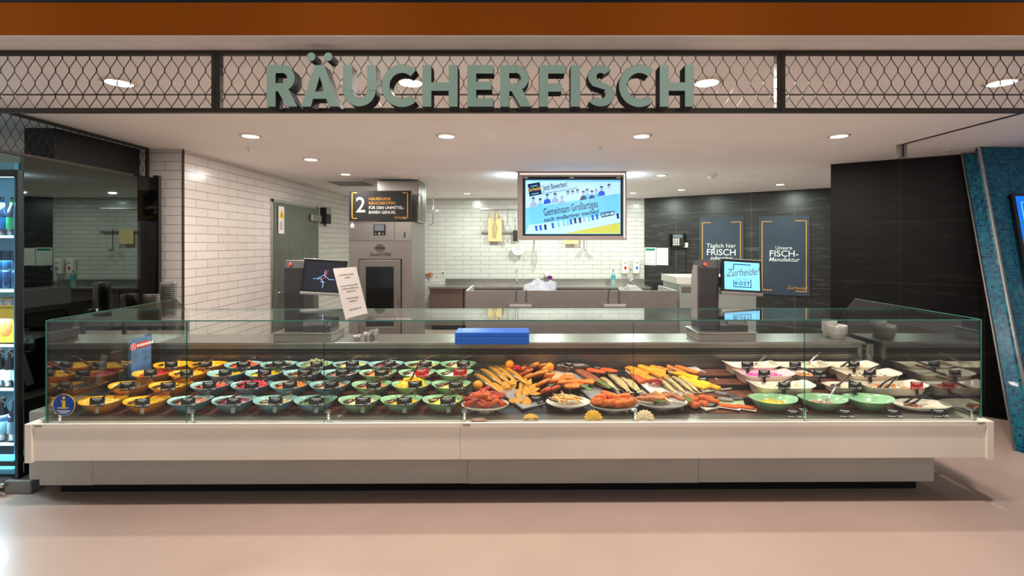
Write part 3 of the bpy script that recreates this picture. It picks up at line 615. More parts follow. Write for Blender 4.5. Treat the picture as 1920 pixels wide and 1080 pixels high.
# rails and the tools hanging on them
def rail(px0,px1,py,label):
    x0=(px0-CX)*YB/F; x1=(px1-CX)*YB/F; z=H-(py-CY)*YB/F
    t=thing('tool_rail',label,'rail',((x0+x1)/2,YB-.06,z),0,'steel tool rails on the tiled wall'); w_=(x1-x0)/2
    MB().box(-w_,-.006,-.018,w_,.006,.018).build('bar',M_steel,t)
    for k in (-w_+.02,w_-.02): MB().cyl((k,0,0),(k,.058,0),.012).build('bracket',M_steel_d,t)
    return z
zr1=rail(902,1120,392,'upper steel tool rail on the white tiled wall'); zr2=rail(902,1120,435,'lower steel tool rail behind the cutting board')
BYY=YB-.10
def at(px,py,Y=BYY): return ((px-CX)*Y/F,Y,H-(py-CY)*Y/F)
u=BYY/F
cbd=thing('cutting_board','hanging wooden cutting board with round handle on tiled wall','cutting board',at(928,396))
w_=13*u; hb=57*u; mb=MB().box(-w_,0,-hb,w_,.02,-13.5*u); mb.build('board',mat('beech_wood',(228,196,140),.5,var=.08,vscale=6,stretch=(8,1,1)),cbd,bev=.012)
MB().arc(0,-8*u,2.3*u,5.8*u,0,360,0.001,.019,n=24).build('handle',MATS['beech_wood'],cbd)
MB().tube([(0,.03,0),(0,.01,.03),(0,-.01,.0),(0,-.008,-4*u)],.006,6).build('hook',M_steel_d,cbd)
def whisk(px,py0,py1,label,wd,dy=-.04):
    t=thing('whisk',label,'whisk',at(px,py0,BYY+dy)); L=(py1-py0)*u; hl=L*.36
    MB().cyl((0,0,0),(0,0,-hl),.010).build('handle',M_steel_d,t)
    w_=MB()
    for k in range(4):
        a=k*math.pi/4; w_.tube([(wd*math.sin(math.pi*min(1,i/10*1.0))*math.cos(a)*(1 if i<=10 else 0)*1.0,wd*math.sin(math.pi*i/10)*math.sin(a)*.6,-hl-(L-hl)*(i/10)) for i in range(11)],.0028,4)
        w_.tube([(-wd*math.sin(math.pi*i/10)*math.cos(a),-wd*math.sin(math.pi*i/10)*math.sin(a)*.6,-hl-(L-hl)*(i/10)) for i in range(11)],.0028,4)
    w_.build('wires',M_steel_d,t)
whisk(927,398,446,'wire whisk hanging in front of the wooden cutting board',.06); whisk(952,394,455,'wire whisk hanging right of the wooden cutting board',.085); whisk(1002,434,502,'wire whisk hanging below the television',.075,.02)
lad=thing('skimmer','round perforated skimmer hanging left of the television bottom','skimmer',at(971,430))
MB().cyl((0,0,.3),(0,0,0),.012).build('handle',M_steel_d,lad); MB().lathe([(0,0),(.10,.0),(.13,.03),(.135,.03),(.105,-.008),(0,-.008)],28).build('dish',M_cream,lad,loc=(0,0,-.46),rot=(R(90),0,0),smooth=True)
hl_=MB()
for a in range(6): hl_.cyl((.05*math.cos(a*math.pi/3),-.012,-.46+.05*math.sin(a*math.pi/3)),(.05*math.cos(a*math.pi/3),-.006,-.46+.05*math.sin(a*math.pi/3)),.009,n=8)
hl_.cyl((0,-.012,-.46),(0,-.006,-.46),.009,n=8); hl_.build('holes',M_darkmetal,lad); MB().cyl((0,0,0),(0,0,-.34),.010).build('stem',M_steel_d,lad)
ldl=thing('ladle','steel ladle hanging below the television, cup down','ladle',at(1095,430)); MB().cyl((0,0,0),(0,0,-.46),.008).build('handle',M_darkmetal,ldl); MB().lathe([(0,-.05),(.04,-.045),(.062,0),(.058,0),(.037,-.04),(0,-.044)],20).build('cup',M_chrome,ldl,loc=(0,-.03,-.45),smooth=True)
gr=thing('grater','wide wooden board tool half hidden by television, hanging','cutting board',at(1073,430)); MB().box(-.18,0,-.34,.14,.02,0).build('board',MATS['beech_wood'],gr,bev=.01)
gr2=thing('strainer','dark hanging strainer left of the television edge','strainer',at(966,432,BYY+.02)); MB().box(-.05,0,-.25,.05,.03,0).build('body',M_darkmetal,gr2,bev=.01); MB().cyl((0,.015,0),(0,.015,.06),.006).build('hook',M_steel_d,gr2)
# ---------------------------------------------------------------- things on the dark wall at the back right
wa=math.atan2(-2.527,3.584); wd=Vector((math.cos(wa),math.sin(wa),0)); wn=Vector((math.sin(wa),-math.cos(wa),0))
def onwall(px,py,off=.002):
    k=(px-CX)/F; s_=(k*YB-2.816)/(wd.x-k*wd.y); p=Vector((2.816,YB,0))+wd*s_; p.z=H-(py-CY)*p.y/F; return p+wn*off,s_
def wallthing(name,label,cat,px0,py0,px1,py1,group=None):
    (p0,s0),(p1,s1)=onwall(px0,py0),onwall(px1,py1); pc=(p0+p1)/2
    zt_=H-(py0-CY)*pc.y/F; zb_=H-(py1-CY)*pc.y/F
    t=thing(name,label,cat,(pc.x,pc.y,zb_),wa,group); return t,(s1-s0),zt_-zb_
def poster(px0,py0,px1,py1,label,lines,c):
    t,w_,h_=wallthing('poster',label,'poster',px0,py0,px1,py1,'dark blue posters'); hw=w_/2
    MB().box(-hw,-.02,0,hw,0,h_).build('board',mat(c,(50,62,78),.5,var=.18,vscale=2.5),t)
    i0=hw*.86; tt=.018; hh=h_*.94; lo=h_*.05
    for s in (-1,1):
        f=MB(); f.box(s*i0-tt/2,-.024,lo,s*i0+tt/2,-.0205,hh).box(min(s*i0,s*(i0-.18)),-.024,lo,max(s*i0,s*(i0-.18)),-.0205,lo+tt).box(min(s*i0,s*(i0-.18)),-.024,hh-tt,max(s*i0,s*(i0-.18)),-.0205,hh); f.build('corner_line',M_gold,t)
    for s_,fz,size,b,sh in lines: text('lettering',s_,size,M_whiteink,t,(0,-.023,h_*fz),bold=b,shear=sh)
    text('signature','Zurheide!',.085,M_gold,t,(hw*.5,-.023,lo+.07),shear=.35)
poster(1312,407,1395,560,'dark blue poster reading Täglich hier frisch, behind the right scale',(('Täglich hier',.647,.125,0,0),('FRISCH',.565,.185,.0012,0),('zubereitet',.497,.105,.0006,.2)),'slate_blue_print')
poster(1423,405,1519,553,'dark blue poster reading Unsere Fisch-Manufaktur on the back wall',(('Unsere',.595,.10,0,0),('FISCH-',.52,.175,.0012,0),('Manufaktur',.447,.115,.0006,.2)),'slate_blue_print')
t,w_,h_=wallthing('notice_sheet','white notice with green header next to the tiled wall','notice',1209,464,1230,497)
MB().box(-w_/2,-.006,0,w_/2,0,h_).build('sheet',M_paper,t); MB().box(-w_*.42,-.008,h_*.82,w_*.42,-.0065,h_*.95).build('header',mat('notice_green',(0,120,90),.5),t)
mb=MB(); mb.box(-w_*.42,-.008,h_*.06,-w_*.40,-.0065,h_*.82).box(w_*.40,-.008,h_*.06,w_*.42,-.0065,h_*.82).box(-w_*.42,-.008,h_*.05,w_*.42,-.0065,h_*.07)
mb.build('border',MATS['notice_green'],t); mb=MB()
for i in range(9): mb.box(-w_*.34,-.008,h_*(.14+.07*i),w_*(.34-.1*(i%3)),-.0065,h_*(.155+.07*i))
mb.build('lettering',mat('grey_print',(120,130,125),.7),t)
t,w_,h_=wallthing('notice_sheet','plain white table sheet beside the green headed notice','notice',1231,465,1253,497)
MB().box(-w_/2,-.006,0,w_/2,0,h_).build('sheet',M_paper,t); mb=MB()
for i in range(10): mb.box(-w_*.4,-.008,h_*(.1+.08*i),w_*.4,-.0065,h_*(.106+.08*i))
for i in range(6): mb.box(w_*(-.4+.16*i),-.008,h_*.1,w_*(-.392+.16*i),-.0065,h_*.82)
mb.build('lettering',MATS['grey_print'],t)
t,w_,h_=wallthing('wall_phone','black wall telephone with white keys and hanging cord','telephone',1262,437,1285,463)
MB().box(-w_/2,-.09,0,w_/2,0,h_).build('body',M_black,t,bev=.012); MB().box(-w_*.5-.07,-.12,.0,-w_*.5-.005,-.03,h_*1.0).build('handset',M_blackgloss,t,bev=.02)
mb=MB()
for i in range(3):
    for j in range(4): mb.box(-w_*.38+i*.05,-.095,.04+j*.04,-w_*.38+i*.05+.036,-.0905,.04+j*.04+.026)
mb.build('keys',M_white_gloss,t); MB().box(-w_*.38,-.095,h_*.66,w_*.36,-.0905,h_*.88).build('display',mat('dim_lcd',(110,116,124),.2),t)
MB().tube([(-w_*.5-.04+.02*math.sin(i*1.6),-.05+.015*math.cos(i*1.6),-.0-i*.012) for i in range(34)],.006,5).build('cord',M_black,t)
t,w_,h_=wallthing('wall_socket','white socket box at the right of the wall phone','socket',1281,455,1291,464,'wall fittings'); MB().box(-w_/2,-.05,0,w_/2,0,h_).build('plate',M_white_gloss,t,bev=.006); MB().cyl((0,-.052,h_/2),(0,-.0505,h_/2),.012).build('insert',M_black,t)
MB().tube([(0,-.02,0),(.0,-.02,-.5),(-.02,-.02,-1.0)],.006,5).build('cable',M_black,t)
# grey cabinet behind the right scale
Y=6.9; cz=H-(520-CY)*Y/F; cx0=(1270-CX)*Y/F
gc=thing('chest_freezer','pale grey steel cabinet with sloping lid left of right scale','cabinet',(cx0,Y,0))
MB().box(.03,0,0,1.15,.8,cz-.1).build('body',mat('pale_grey_steel',(168,176,170),.45,.3,var=.04),gc,bev=.006)
MB().prism([(0,cz-.10),(.8,cz-.10),(.8,cz+.0),(.06,cz)],.0,1.18,ax='x').build('lid',mat('pale_lid',(210,212,196),.4),gc,bev=.006)
for i in range(3): MB().box(.06,-.012,cz-.16-i*.03,1.1,-.0005,cz-.14-i*.03).build('trim_strip',M_steel_d,gc)
# ================================================================ COUNTER (its own frame, turned by half a degree at the end)
CASE[0]=True
GY_=3.446; XL,XR=-3.43,3.352; GT=1.326; GB=.597; BF=3.385; BT=.602; BB=.336
cnt=thing('display_counter','long cream fronted refrigerated display counter with stainless interior','counter',(0,0,0))
xl,xr=-3.53,3.392
# bumper: lip, recessed face and end caps, one section each side of the joint
XJ=-.447
for a,b in ((xl+.055,XJ-.001),(XJ+.001,xr-.055)):
    MB().prism([(BF,BT),(BF,BT-.034),(BF+.012,BT-.036),(BF+.012,BB),(BF+.062,BB),(BF+.062,BT-.02),(BF+.016,BT-.02),(BF+.016,BT)],a,b,ax='x').build('bumper_panel',M_cream,cnt,bev=.002)
for a,b in ((xl,xl+.054),(xr-.054,xr)):
    MB().box(a,BF-.002,BB-.012,b,BF+.08,BT+.001).build('end_cap',M_cream,cnt,bev=.006)
    MB().box(a+(.0 if a<0 else .03),BF+.081,BT-.10,a+(.024 if a<0 else .054),4.6,BT).build('side_rail',M_cream,cnt,bev=.004)
for x in (xl+.075,XJ+.02,xr-.12): MB().box(x,BF-.0045,BT-.018,x+.05,BF-.0005,BT-.010).build('badge',M_steel_d,cnt)
KY=3.52; kl=-3.56; kr=3.075
ks=[kl,-3.17,XJ+.04,1.31,kr]
for i in range(4): MB().box(ks[i]+.001,KY,.10+(.003 if i%2 else 0),ks[i+1]-.001,KY+.02,BB+.05).build('kick_panel',M_kick,cnt,bev=.001)
MB().box(kr-.02,KY+.021,.10,kr,4.5,BB+.05).build('kick_side_panel',M_kick,cnt)
MB().box(kl+.06,KY+.10,0,kr-.05,4.45,.12).build('base_frame',M_darkgap,cnt)
MB().box(kl+.02,KY+.022,.12,kr-.022,4.6,.50).build('lower_body',M_darkgap,cnt)
MB().box(-3.68,3.56,.12,-3.485,4.7,.632).build('side_wall',M_kick,cnt,bev=.01)
# stainless front channel, floor of the well
DZ1=.566
MB().prism([(BF+.064,BT-.03),(GY_+.085,BT-.033),(GY_+.085,.50),(BF+.064,.50)],xl+.06,xr-.06,ax='x').build('front_ledge',M_steel_l,cnt)
MB().prism([(GY_+.086,BT-.036),(GY_+.205,DZ1+.002),(GY_+.205,.50),(GY_+.086,.50)],xl+.06,xr-.06,ax='x').build('front_channel',M_steel_d,cnt)
MB().box(xl+.06,GY_+.206,.50,xr-.06,4.54,.54).build('well_floor',M_darkgap,cnt)
# back wall of the well: perforated panel, louvres, fascia, worktop
WY=4.54; WT=.944
MB().box(XL-.02,WY+.02,.54,XR-.02,WY+.05,WT-.04).build('back_wall',M_darkmetal,cnt)
pf=MB(); pf.box(XL-.02,WY+.0,.62,XR-.02,WY+.019,.815)
pf.build('perforated_panel',M_steel_d,cnt)
ph=MB(); n=0
for j in range(5):
    x=XL+.01+(j%2)*.013
    while x<XR-.05:
        ph.add([(x,WY-.0012,.735+j*.016),(x+.015,WY-.0012,.735+j*.016),(x+.015,WY-.0012,.742+j*.016),(x,WY-.0012,.742+j*.016)],[(0,1,2,3)]); x+=.026
tag(ph.build('slot_holes',M_darkgap,cnt),kind='stuff')
for i in range(4): MB().prism([(WY-.012,.820+i*.016),(WY+.018,.824+i*.016),(WY+.018,.827+i*.016),(WY-.012,.823+i*.016)],XL,XR-.03,ax='x').build('louvre',M_steel_d,cnt)
MB().box(XL,WY-.03,.884,XR-.10,WY-.014,WT-.022).build('fascia',M_steel_d,cnt)
wk=MB().box(XL-.02,WY-.04,WT-.022,XR-.07,4.93,WT).build('worktop',M_steel,cnt,bev=.003)
MB().box(XR-.13,WY-.02,.60,XR-.09,WY+.02,WT-.023).build('post',M_steel,cnt)
MB().box(XL,4.86,.1,XR-.07,4.90,WT-.023).build('rear_panel',M_steel_d,cnt)
# ---------------------------------------------------------------- glass
JX=[XL,-2.431,-1.440,-.446,.807,2.060,XR]
def pane(x0,x1,label):
    t=thing('front_glass_pane',label,'glass pane',((x0+x1)/2,GY_,GB),0,'front panes of the counter'); w_=(x1-x0)/2-.0015
    MB().box(-w_,0,-.012,w_,.008,GT-GB-.009).build('pane',M_glass,t)
    MB().box(-w_,-.0004,-.012,-w_+.0014,.0084,GT-GB-.009).box(w_-.0014,-.0004,-.012,w_,.0084,GT-GB-.009).build('polished_edge',M_gedge,t)
    return t
def shelf(x0,x1,label):
    t=thing('top_glass_pane',label,'glass pane',((x0+x1)/2,GY_,GT),0,'top panes of the counter'); w_=(x1-x0)/2-.0015
    MB().box(-w_,0.002,-.008,w_,.62,0).build('pane',M_glass,t)
    MB().box(-w_,-.001,-.008,w_,.0018,0.0006).box(-w_,.62,-.008,w_,.6215,0).build('polished_edge',M_gsolid,t)
posn=['leftmost','second from left','third from left','third from right','second from right','rightmost']
for i in range(6):
    pane(JX[i],JX[i+1],'clear upright front pane of the counter, '+posn[i]); shelf(JX[i],JX[i+1],'clear horizontal top pane over the counter, '+posn[i])
for x,nm,s in ((XL-.010,'left',-1),(XR+.002,'right',1)):
    t=thing('end_glass_pane','tall clear end pane closing the %s side of the counter'%nm,'glass pane',(x,GY_,GB))
    P=[(0,-.01),(1.48,-.01),(1.48,GT-GB-.16),(1.30,GT-GB+.001),(0,GT-GB+.001)]
    MB().prism(P,0,.008,ax='x').build('pane',M_glass_end,t)
    e=MB().tube([(.004,1.48,.33),(.004,1.48,GT-GB-.16),(.004,1.30,GT-GB+.001),(.004,0.01,GT-GB+.001)],.0022,4); e.box(-.001,-.001,0,.009,.0015,GT-GB+.002)
    e.build('polished_edge',M_gsolid,t)
for i,x in enumerate(JX):
    xx=min(max(x,XL+.04),XR-.05)
    t=thing('glass_hinge','small steel hinge bracket at the foot of glass joint, '+('left end','second from left','third from left','centre of counter','third from right','second from right','right end')[i],'bracket',(xx+.02,GY_+.035,BT-.034),0,'glass hinge brackets')
    MB().box(-.009,-.004,0,.009,.012,.075).build('arm',M_chrome,t,bev=.003); MB().cyl((-.016,.004,.085),(.016,.004,.085),.011,n=12).cyl((-.018,-.018,.085),(-.018,.026,.085),.006).build('knuckle',M_chrome,t,smooth=False)
    MB().cyl((.0,.004,.0),(.03,.004,.004),.006).build('screw',M_chrome,t)
# clear tube at the right of the worktop
o=MB().lathe([(.03,0),(.03,.36),(.026,.36),(.026,0)],20).build('clear_tube',M_clear,loc=(XR-.03+.0,4.62,.62)); tag(o,'clear upright plastic tube at the right end of the counter','tube'); o.location=(3.40-.10,4.47,.57)
# ---------------------------------------------------------------- stepped display deck
ROWY=[3.74,3.96,4.16,4.36]; DK=[.566,.621,.665,.687]; RIM=.09
M_deck=mat('brown_slate_deck',(112,66,48),.4,var=.18,vscale=7,coat=.2)
def deck(x0,x1,label,group):
    t=thing('display_steps',label,'display deck',((x0+x1)/2,3.61,.541)); w_=(x1-x0)/2
    ys=[3.655,3.86,4.065,4.265,4.50]
    for i in range(4):
        y0,y1=ys[i]-3.61,ys[i+1]-3.61; z=DK[i]-.541
        MB().box(-w_,y0,0,w_,y1-.001,z-.004).build('step',M_black,t); MB().box(-w_+.0,y0+.02,z-.004,w_,y1-.002,z).build('board',M_deck,t)
deck(XL+.03,XJ-.04,'stepped dark deck under the salad bowls at the left','d'); deck(1.44,XR-.04,'stepped dark deck under the white trays at the right','d')
# sloping tray in the middle
IA,IB=.012,.150
def iz(y): return IA+IB*y
def D(px,py,lift=0):
    k=(px-CX)/F; y=(H-IA-lift)/(IB+(py-CY)/F)
    y=min(y,4.47); return Vector((k*y,y,iz(y)+lift))
md=thing('fish_tray_deck','sloping steel deck carrying smoked fish in the middle of counter','display deck',(0,0,0))
MB().prism([(3.61,.541),(4.49,.541),(4.49,iz(4.49)-.003),(3.61,iz(3.61)-.003)],XJ-.035,1.435,ax='x').build('deck',M_steel_d,md)
for a,b in ((XJ+.02,.40),(.42,.80),(.83,1.40)):
    MB().prism([(3.64,iz(3.64)-.002),(4.46,iz(4.46)-.002),(4.46,iz(4.46)+.006),(3.64,iz(3.64)+.006)],a,b,ax='x').build('black_insert',M_blackgloss,md)
# ---------------------------------------------------------------- bowls
def ceramic(name,c_in,c_out):
    return [mat(name+'_glaze_outside',c_out,.22,var=.07,vscale=18,coat=.6), mat(name+'_glaze_inside',c_in,.18,var=.04,vscale=18,coat=.6)]
CER={'yellow':ceramic('yellow',(250,180,12),(222,140,10)),'blue':ceramic('blue',(150,198,192),(78,132,146)),'green':ceramic('green',(156,204,158),(104,150,104)),'white':ceramic('white',(236,224,206),(230,218,204))}
def bowl_mb(hx=.163,hy=.128,h=RIM):
    n=44; prof_o=[(.0,0),(.42,0),(.50,.006),(.74,.040),(.90,.070),(1.0,h)]; prof_i=[(.975,h+.001),(.87,.070),(.70,.042),(.44,.014),(0,.010)]
    mb=MB(); mb.lathe(prof_o,n,sx=hx,sy=hy,mi=0,endrise=.012); mb.lathe([prof_o[-1]]+prof_i,n,sx=hx,sy=hy,mi=1,endrise=.012); return mb
BOWLS={}
def bowl(color,loc,label,rotz=0,group='oval salad bowls'):
    if color not in BOWLS:
        o=bowl_mb().build('salad_bowl',CER[color],loc=loc,rot=(0,0,rotz),smooth=True); BOWLS[color]=o; tag(o,label,'bowl',group); return o
    o=BOWLS[color].copy(); C.objects.link(o); CASE_LIST.append(o); o.location=loc; o.rotation_euler=(0,0,rotz); o['label']=label; o['group']=group; return o
FC={}
def food(c,name=None,rough=.35,coat=.35,v=.12,vs=60,bump=0):
    k='food_%d_%d_%d'%c+('_rough' if v>.2 else '')
    if v>.2: rough,coat=.55,.08
    return mat(k,c,rough,var=v,vscale=vs,coat=coat,bump=bump,bscale=90)
def heap(label,loc,cols,kind='lump',n=60,rx=.115,ry=.085,h=.03,z0=.045,size=.014,seed=0,cat='salad',name='salad',base=None,off=(0,0)):
    rnd=random.Random(seed); mb=MB(); ms=[food(c) for c in cols]
    bm=base if base is not None else 0
    k0=len(mb.v); mb.ball((off[0],off[1],z0-.004),(rx*.97,ry*.97,h*.75+.008),22,10,mi=bm,nz=.14,nf=30,seed=seed)
    mb.v[k0:]=[(v[0],v[1],v[2] if v[2]>z0-.004 else z0-.004+(v[2]-z0+.004)*.15) for v in mb.v[k0:]]
    for i in range(n):
        a=rnd.uniform(0,2*math.pi); q=.9*math.sqrt(rnd.random()); x=q*rx*math.cos(a)+off[0]; y=q*ry*math.sin(a)+off[1]
        z=z0+h*(1-q*q)*rnd.uniform(.55,1.0); s=size*rnd.uniform(.7,1.35); mi=rnd.randrange(len(ms))
        M=Matrix.Rotation(rnd.uniform(0,6.28),3,'Z')@Matrix.Rotation(rnd.uniform(-.7,.7),3,'X')@Matrix.Rotation(rnd.uniform(-.5,.5),3,'Y')
        if kind=='lump': mb.ball((x,y,z),(s,s*.8,s*.6),7,5,mi=mi,M=M,nz=.3,nf=70,seed=i)
        elif kind=='cube': mb.ball((x,y,z),(s*.8,s*.8,s*.6),6,4,mi=mi,M=M,pw=.5)
        elif kind=='round': mb.ball((x,y,z),s*.8,8,6,mi=mi)
        elif kind=='strip':
            L=s*2.2; mb.tube([Vector((x,y,z))+M@Vector((-L+L*2*k/4,.35*L*math.sin(k*1.3),.2*L*math.cos(k*1.5))) for k in range(5)],s*.28,5,mi=mi)
        elif kind=='curl':   # prawn-like curl
            mb.tube([Vector((x,y,z))+M@Vector((s*math.cos(t*.75),s*math.sin(t*.75),0)) for t in range(6)],[s*.42,s*.44,s*.40,s*.33,s*.25,s*.10],6,mi=mi)
        elif kind=='ring':
            mb.tube([Vector((x,y,z))+M@Vector((s*math.cos(t*.785),s*math.sin(t*.785),0)) for t in range(8)],s*.3,5,mi=mi,closed=True)
    o=mb.build(name,ms,loc=loc,smooth=True); return tag(o,label,cat,kind='stuff')
M_utensil=mat('black_nylon',(16,16,18),.3,coat=.3); M_brownut=mat('brown_handle',(70,40,30),.35); M_clearut=M_clear
PROTO={}
def spoon_proto():
    t=thing('serving_spoon','x','spoon',(0,0,0)); pts=[(-.005,0,.004),(.03,0,.012),(.07,0,.026),(.12,0,.042),(.17,0,.052)]
    MB().tube(pts,[.010,.008,.008,.009,.010],6).build('handle',M_utensil,t,smooth=True)
    MB().lathe([(0,-.012),(.024,-.010),(.034,.004),(.032,.004),(.022,-.006),(0,-.009)],18,c=(-.035,0,.008),sx=1.35).build('scoop',M_utensil,t,smooth=True); return t
def tongs_proto():
    t=thing('serving_tongs','x','tongs',(0,0,0))
    for s in (-1,1):
        MB().tube([(-.09,s*.020,.004),(-.05,s*.024,.014),(.0,s*.020,.026),(.06,s*.012,.036),(.12,s*.003,.040)],[.010,.008,.006,.006,.006],6).ball((-.10,s*.019,.004),(.020,.016,.007),10,6).build('arm',M_utensil,t,smooth=True)
    MB().cyl((.118,-.008,.040),(.118,.008,.040),.009).build('hinge',M_utensil,t); return t
def utensil(kind,loc,rotz,label,tilt=0,m=None):
    if kind not in PROTO:
        PROTO[kind]={'spoon':spoon_proto,'tongs':tongs_proto}[kind](); t=PROTO[kind]
    else: t=dup(PROTO[kind])
    t.location=loc; t.rotation_euler=(0,-tilt,rotz); t['label']=label; t['group']='serving spoons' if kind=='spoon' else 'serving tongs'
    if m:
        for ch in t.children:
            ch.data=ch.data.copy(); ch.data.materials[0]=m
    return t
def card_proto(m):
    t=thing('price_card','x','price card',(0,0,0)); MB().box(-.052,-.001,0,.052,.001,.060).build('card',m,t)
    rnd=random.Random(4); mb=MB()
    def words(z,x0,x1,h):
        x=x0
        while x<x1-.006:
            w_=rnd.uniform(.008,.02); mb.box(x,-.0018,z,min(x+w_,x1),-.0011,z+h); x+=w_+.003
    words(.048,-.034,.036,.0065); words(.040,-.018,.02,.003); words(.008,-.044,.005,.0045)
    mb.build('lettering',M_whiteink,t)
    text('price','1.99',.021,M_whiteink,t,(.034,-.0016,.013),depth=.0003,bold=.0004)
    MB().box(-.014,.0012,-.045,.014,.0025,.03).build('clip',M_clear,t); return t
def card(loc,label,red=False,yaw=0,roll=0,lean=.12,s=1,clipm=None):
    k='red' if red else 'black'
    if k not in PROTO: PROTO[k]=card_proto(M_redcard if red else M_card); t=PROTO[k]
    else: t=dup(PROTO[k])
    t.location=loc; t.rotation_euler=(-lean,roll,yaw); t['label']=label; t['group']='price cards'; t.scale=(s,s,s)
    if clipm:
        for ch in t.children:
            if ch.name.startswith('clip'): ch.data=ch.data.copy(); ch.data.materials[0]=clipm
    return t
# content of the bowls: (words, colours, kind, n, size, height, extras)
Yl=(244,186,20); Yp=(236,206,110); Rd=(206,40,40); Pk=(226,70,96); Or=(232,120,40); Br=(120,70,40); Dk=(48,34,28); Gn=(90,120,50); Be=(226,196,150); Wh=(240,226,206); Ol=(60,60,30); Pu=(132,50,72); Ro=(214,140,116)
ROWS=[[
 ('yellow','pale cheese cubes',[Yp,Yl],'cube',46,.013,.018,'spoonb'),('yellow','yellow pickled fish',[Yl,Yp,(210,150,40)],'lump',40,.014,.012,'spoon'),
 ('blue','brown mussels',[Ro,Br,(170,90,60)],'lump',50,.014,.022,'spoon'),('blue','purple octopus',[Pu,(180,90,100),(222,170,160)],'round',90,.010,.024,'spoon'),
 ('blue','pale anchovies',[Be,(190,150,90)],'strip',26,.011,.008,'spoon'),('blue','dark mushroom salad',[Gn,Br,Ol],'lump',50,.012,.016,'tongs'),
 ('green','pale pasta salad',[Be,Yp],'strip',44,.010,.016,'spoon'),('green','yellow curry sauce',[(238,176,20)],'lump',14,.012,.010,'spoon'),
 ('green','yellow cream salad',[(242,214,90),(246,224,120)],'lump',20,.010,.026,'spoon')],[
 ('yellow','dark olives',[Ol,Dk,Br],'round',60,.012,.018,None),('yellow','grilled vegetables',[Yl,Dk,(200,160,60)],'lump',40,.013,.012,'spoon'),
 ('blue','orange surimi sticks',[(236,80,50),(240,190,160)],'strip',40,.013,.016,'spoon'),('blue','red stuffed peppers',[(216,28,52),(236,90,110)],'round',60,.014,.045,'spoon'),
 ('blue','orange stuffed cherry peppers',[(238,120,20),(244,160,60)],'round',56,.012,.03,'spoon'),('blue','peeled shrimps',[(238,180,140),(228,150,110)],'curl',56,.012,.018,'spoon'),
 ('green','marinated orange prawns',[(222,140,80),(236,170,110)],'curl',40,.012,.014,'spoon'),('green','bright yellow curry salad',[(250,190,0),(255,206,30)],'lump',80,.018,.062,'ladle'),
 ('green','beige pasta salad',[(232,196,110),(240,214,150),(220,160,90)],'ring',60,.009,.018,'spoon')],[
 ('yellow','red cranberries and olives',[(190,20,40),Dk,(210,60,40)],'round',60,.010,.022,None),('yellow','yellow stuffed peppers',[Yl,(240,170,20)],'round',40,.014,.022,'spoon'),
 ('blue','yellow sauce salad',[Yl,Yp],'lump',30,.012,.010,'tongs'),('blue','bright yellow pepper strips',[(248,206,0),(236,190,20),Ol],'strip',70,.010,.022,'tongs'),
 ('blue','marinated mushrooms',[(150,110,60),(210,180,120),Dk],'lump',60,.012,.018,'spoon'),('blue','brown snails and garlic',[(150,100,80),(200,150,110),Dk],'lump',60,.012,.026,'tongs'),
 ('green','orange bean salad',[Or,(236,160,60),(190,110,50)],'round',60,.010,.026,'spoon'),('green','pink and white crab salad',[Wh,(240,190,170)],'lump',60,.014,.028,'spoon'),
 ('green','white cream salad',[Wh,(244,236,220)],'lump',40,.013,.018,'spoon')],[
 ('yellow','yellow fish chunks',[Yl,(250,206,60)],'lump',40,.020,.028,'spoon'),('yellow','yellow mango salad',[Yl,Yp,(250,206,60)],'lump',50,.015,.034,'spoon'),
 ('blue','orange red crayfish',[(224,80,40),(236,120,70)],'curl',50,.015,.03,'tongs'),('blue','dark seaweed salad',[Dk,(60,40,30),(220,110,60)],'strip',50,.012,.02,'spoon'),
 ('blue','green beige artichokes',[(150,150,96),(180,176,120),(120,124,80)],'lump',80,.020,.05,None),('blue','pale artichoke hearts',[(206,200,110),(180,180,90),(226,214,150)],'lump',60,.018,.03,'spoon'),
 ('blue','dark red dried tomatoes',[(110,20,20),(60,14,14),(170,40,30)],'lump',60,.014,.03,'tongs'),('green','golden squid rings',[(230,190,110),(214,160,80)],'ring',56,.012,.022,'spoon'),
 ('green','mixed bean salad',[(226,196,140),(180,60,40),(150,130,80)],'round',90,.009,.026,'spoon')]]
PXC=[[200,281,362,443,519,594,676,754,832],[252,326,402,476,548,621,699,773,847],[294,361,431,501,571,641,711,784,854],[331,395,461,527,594,661,727,794,861]]
rown=['front row','second row','third row','back row']; ordn=['first from left','second from left','third from left','fourth from left','fifth from left','sixth from left','seventh from left','eighth from left','ninth from left']
seed=10
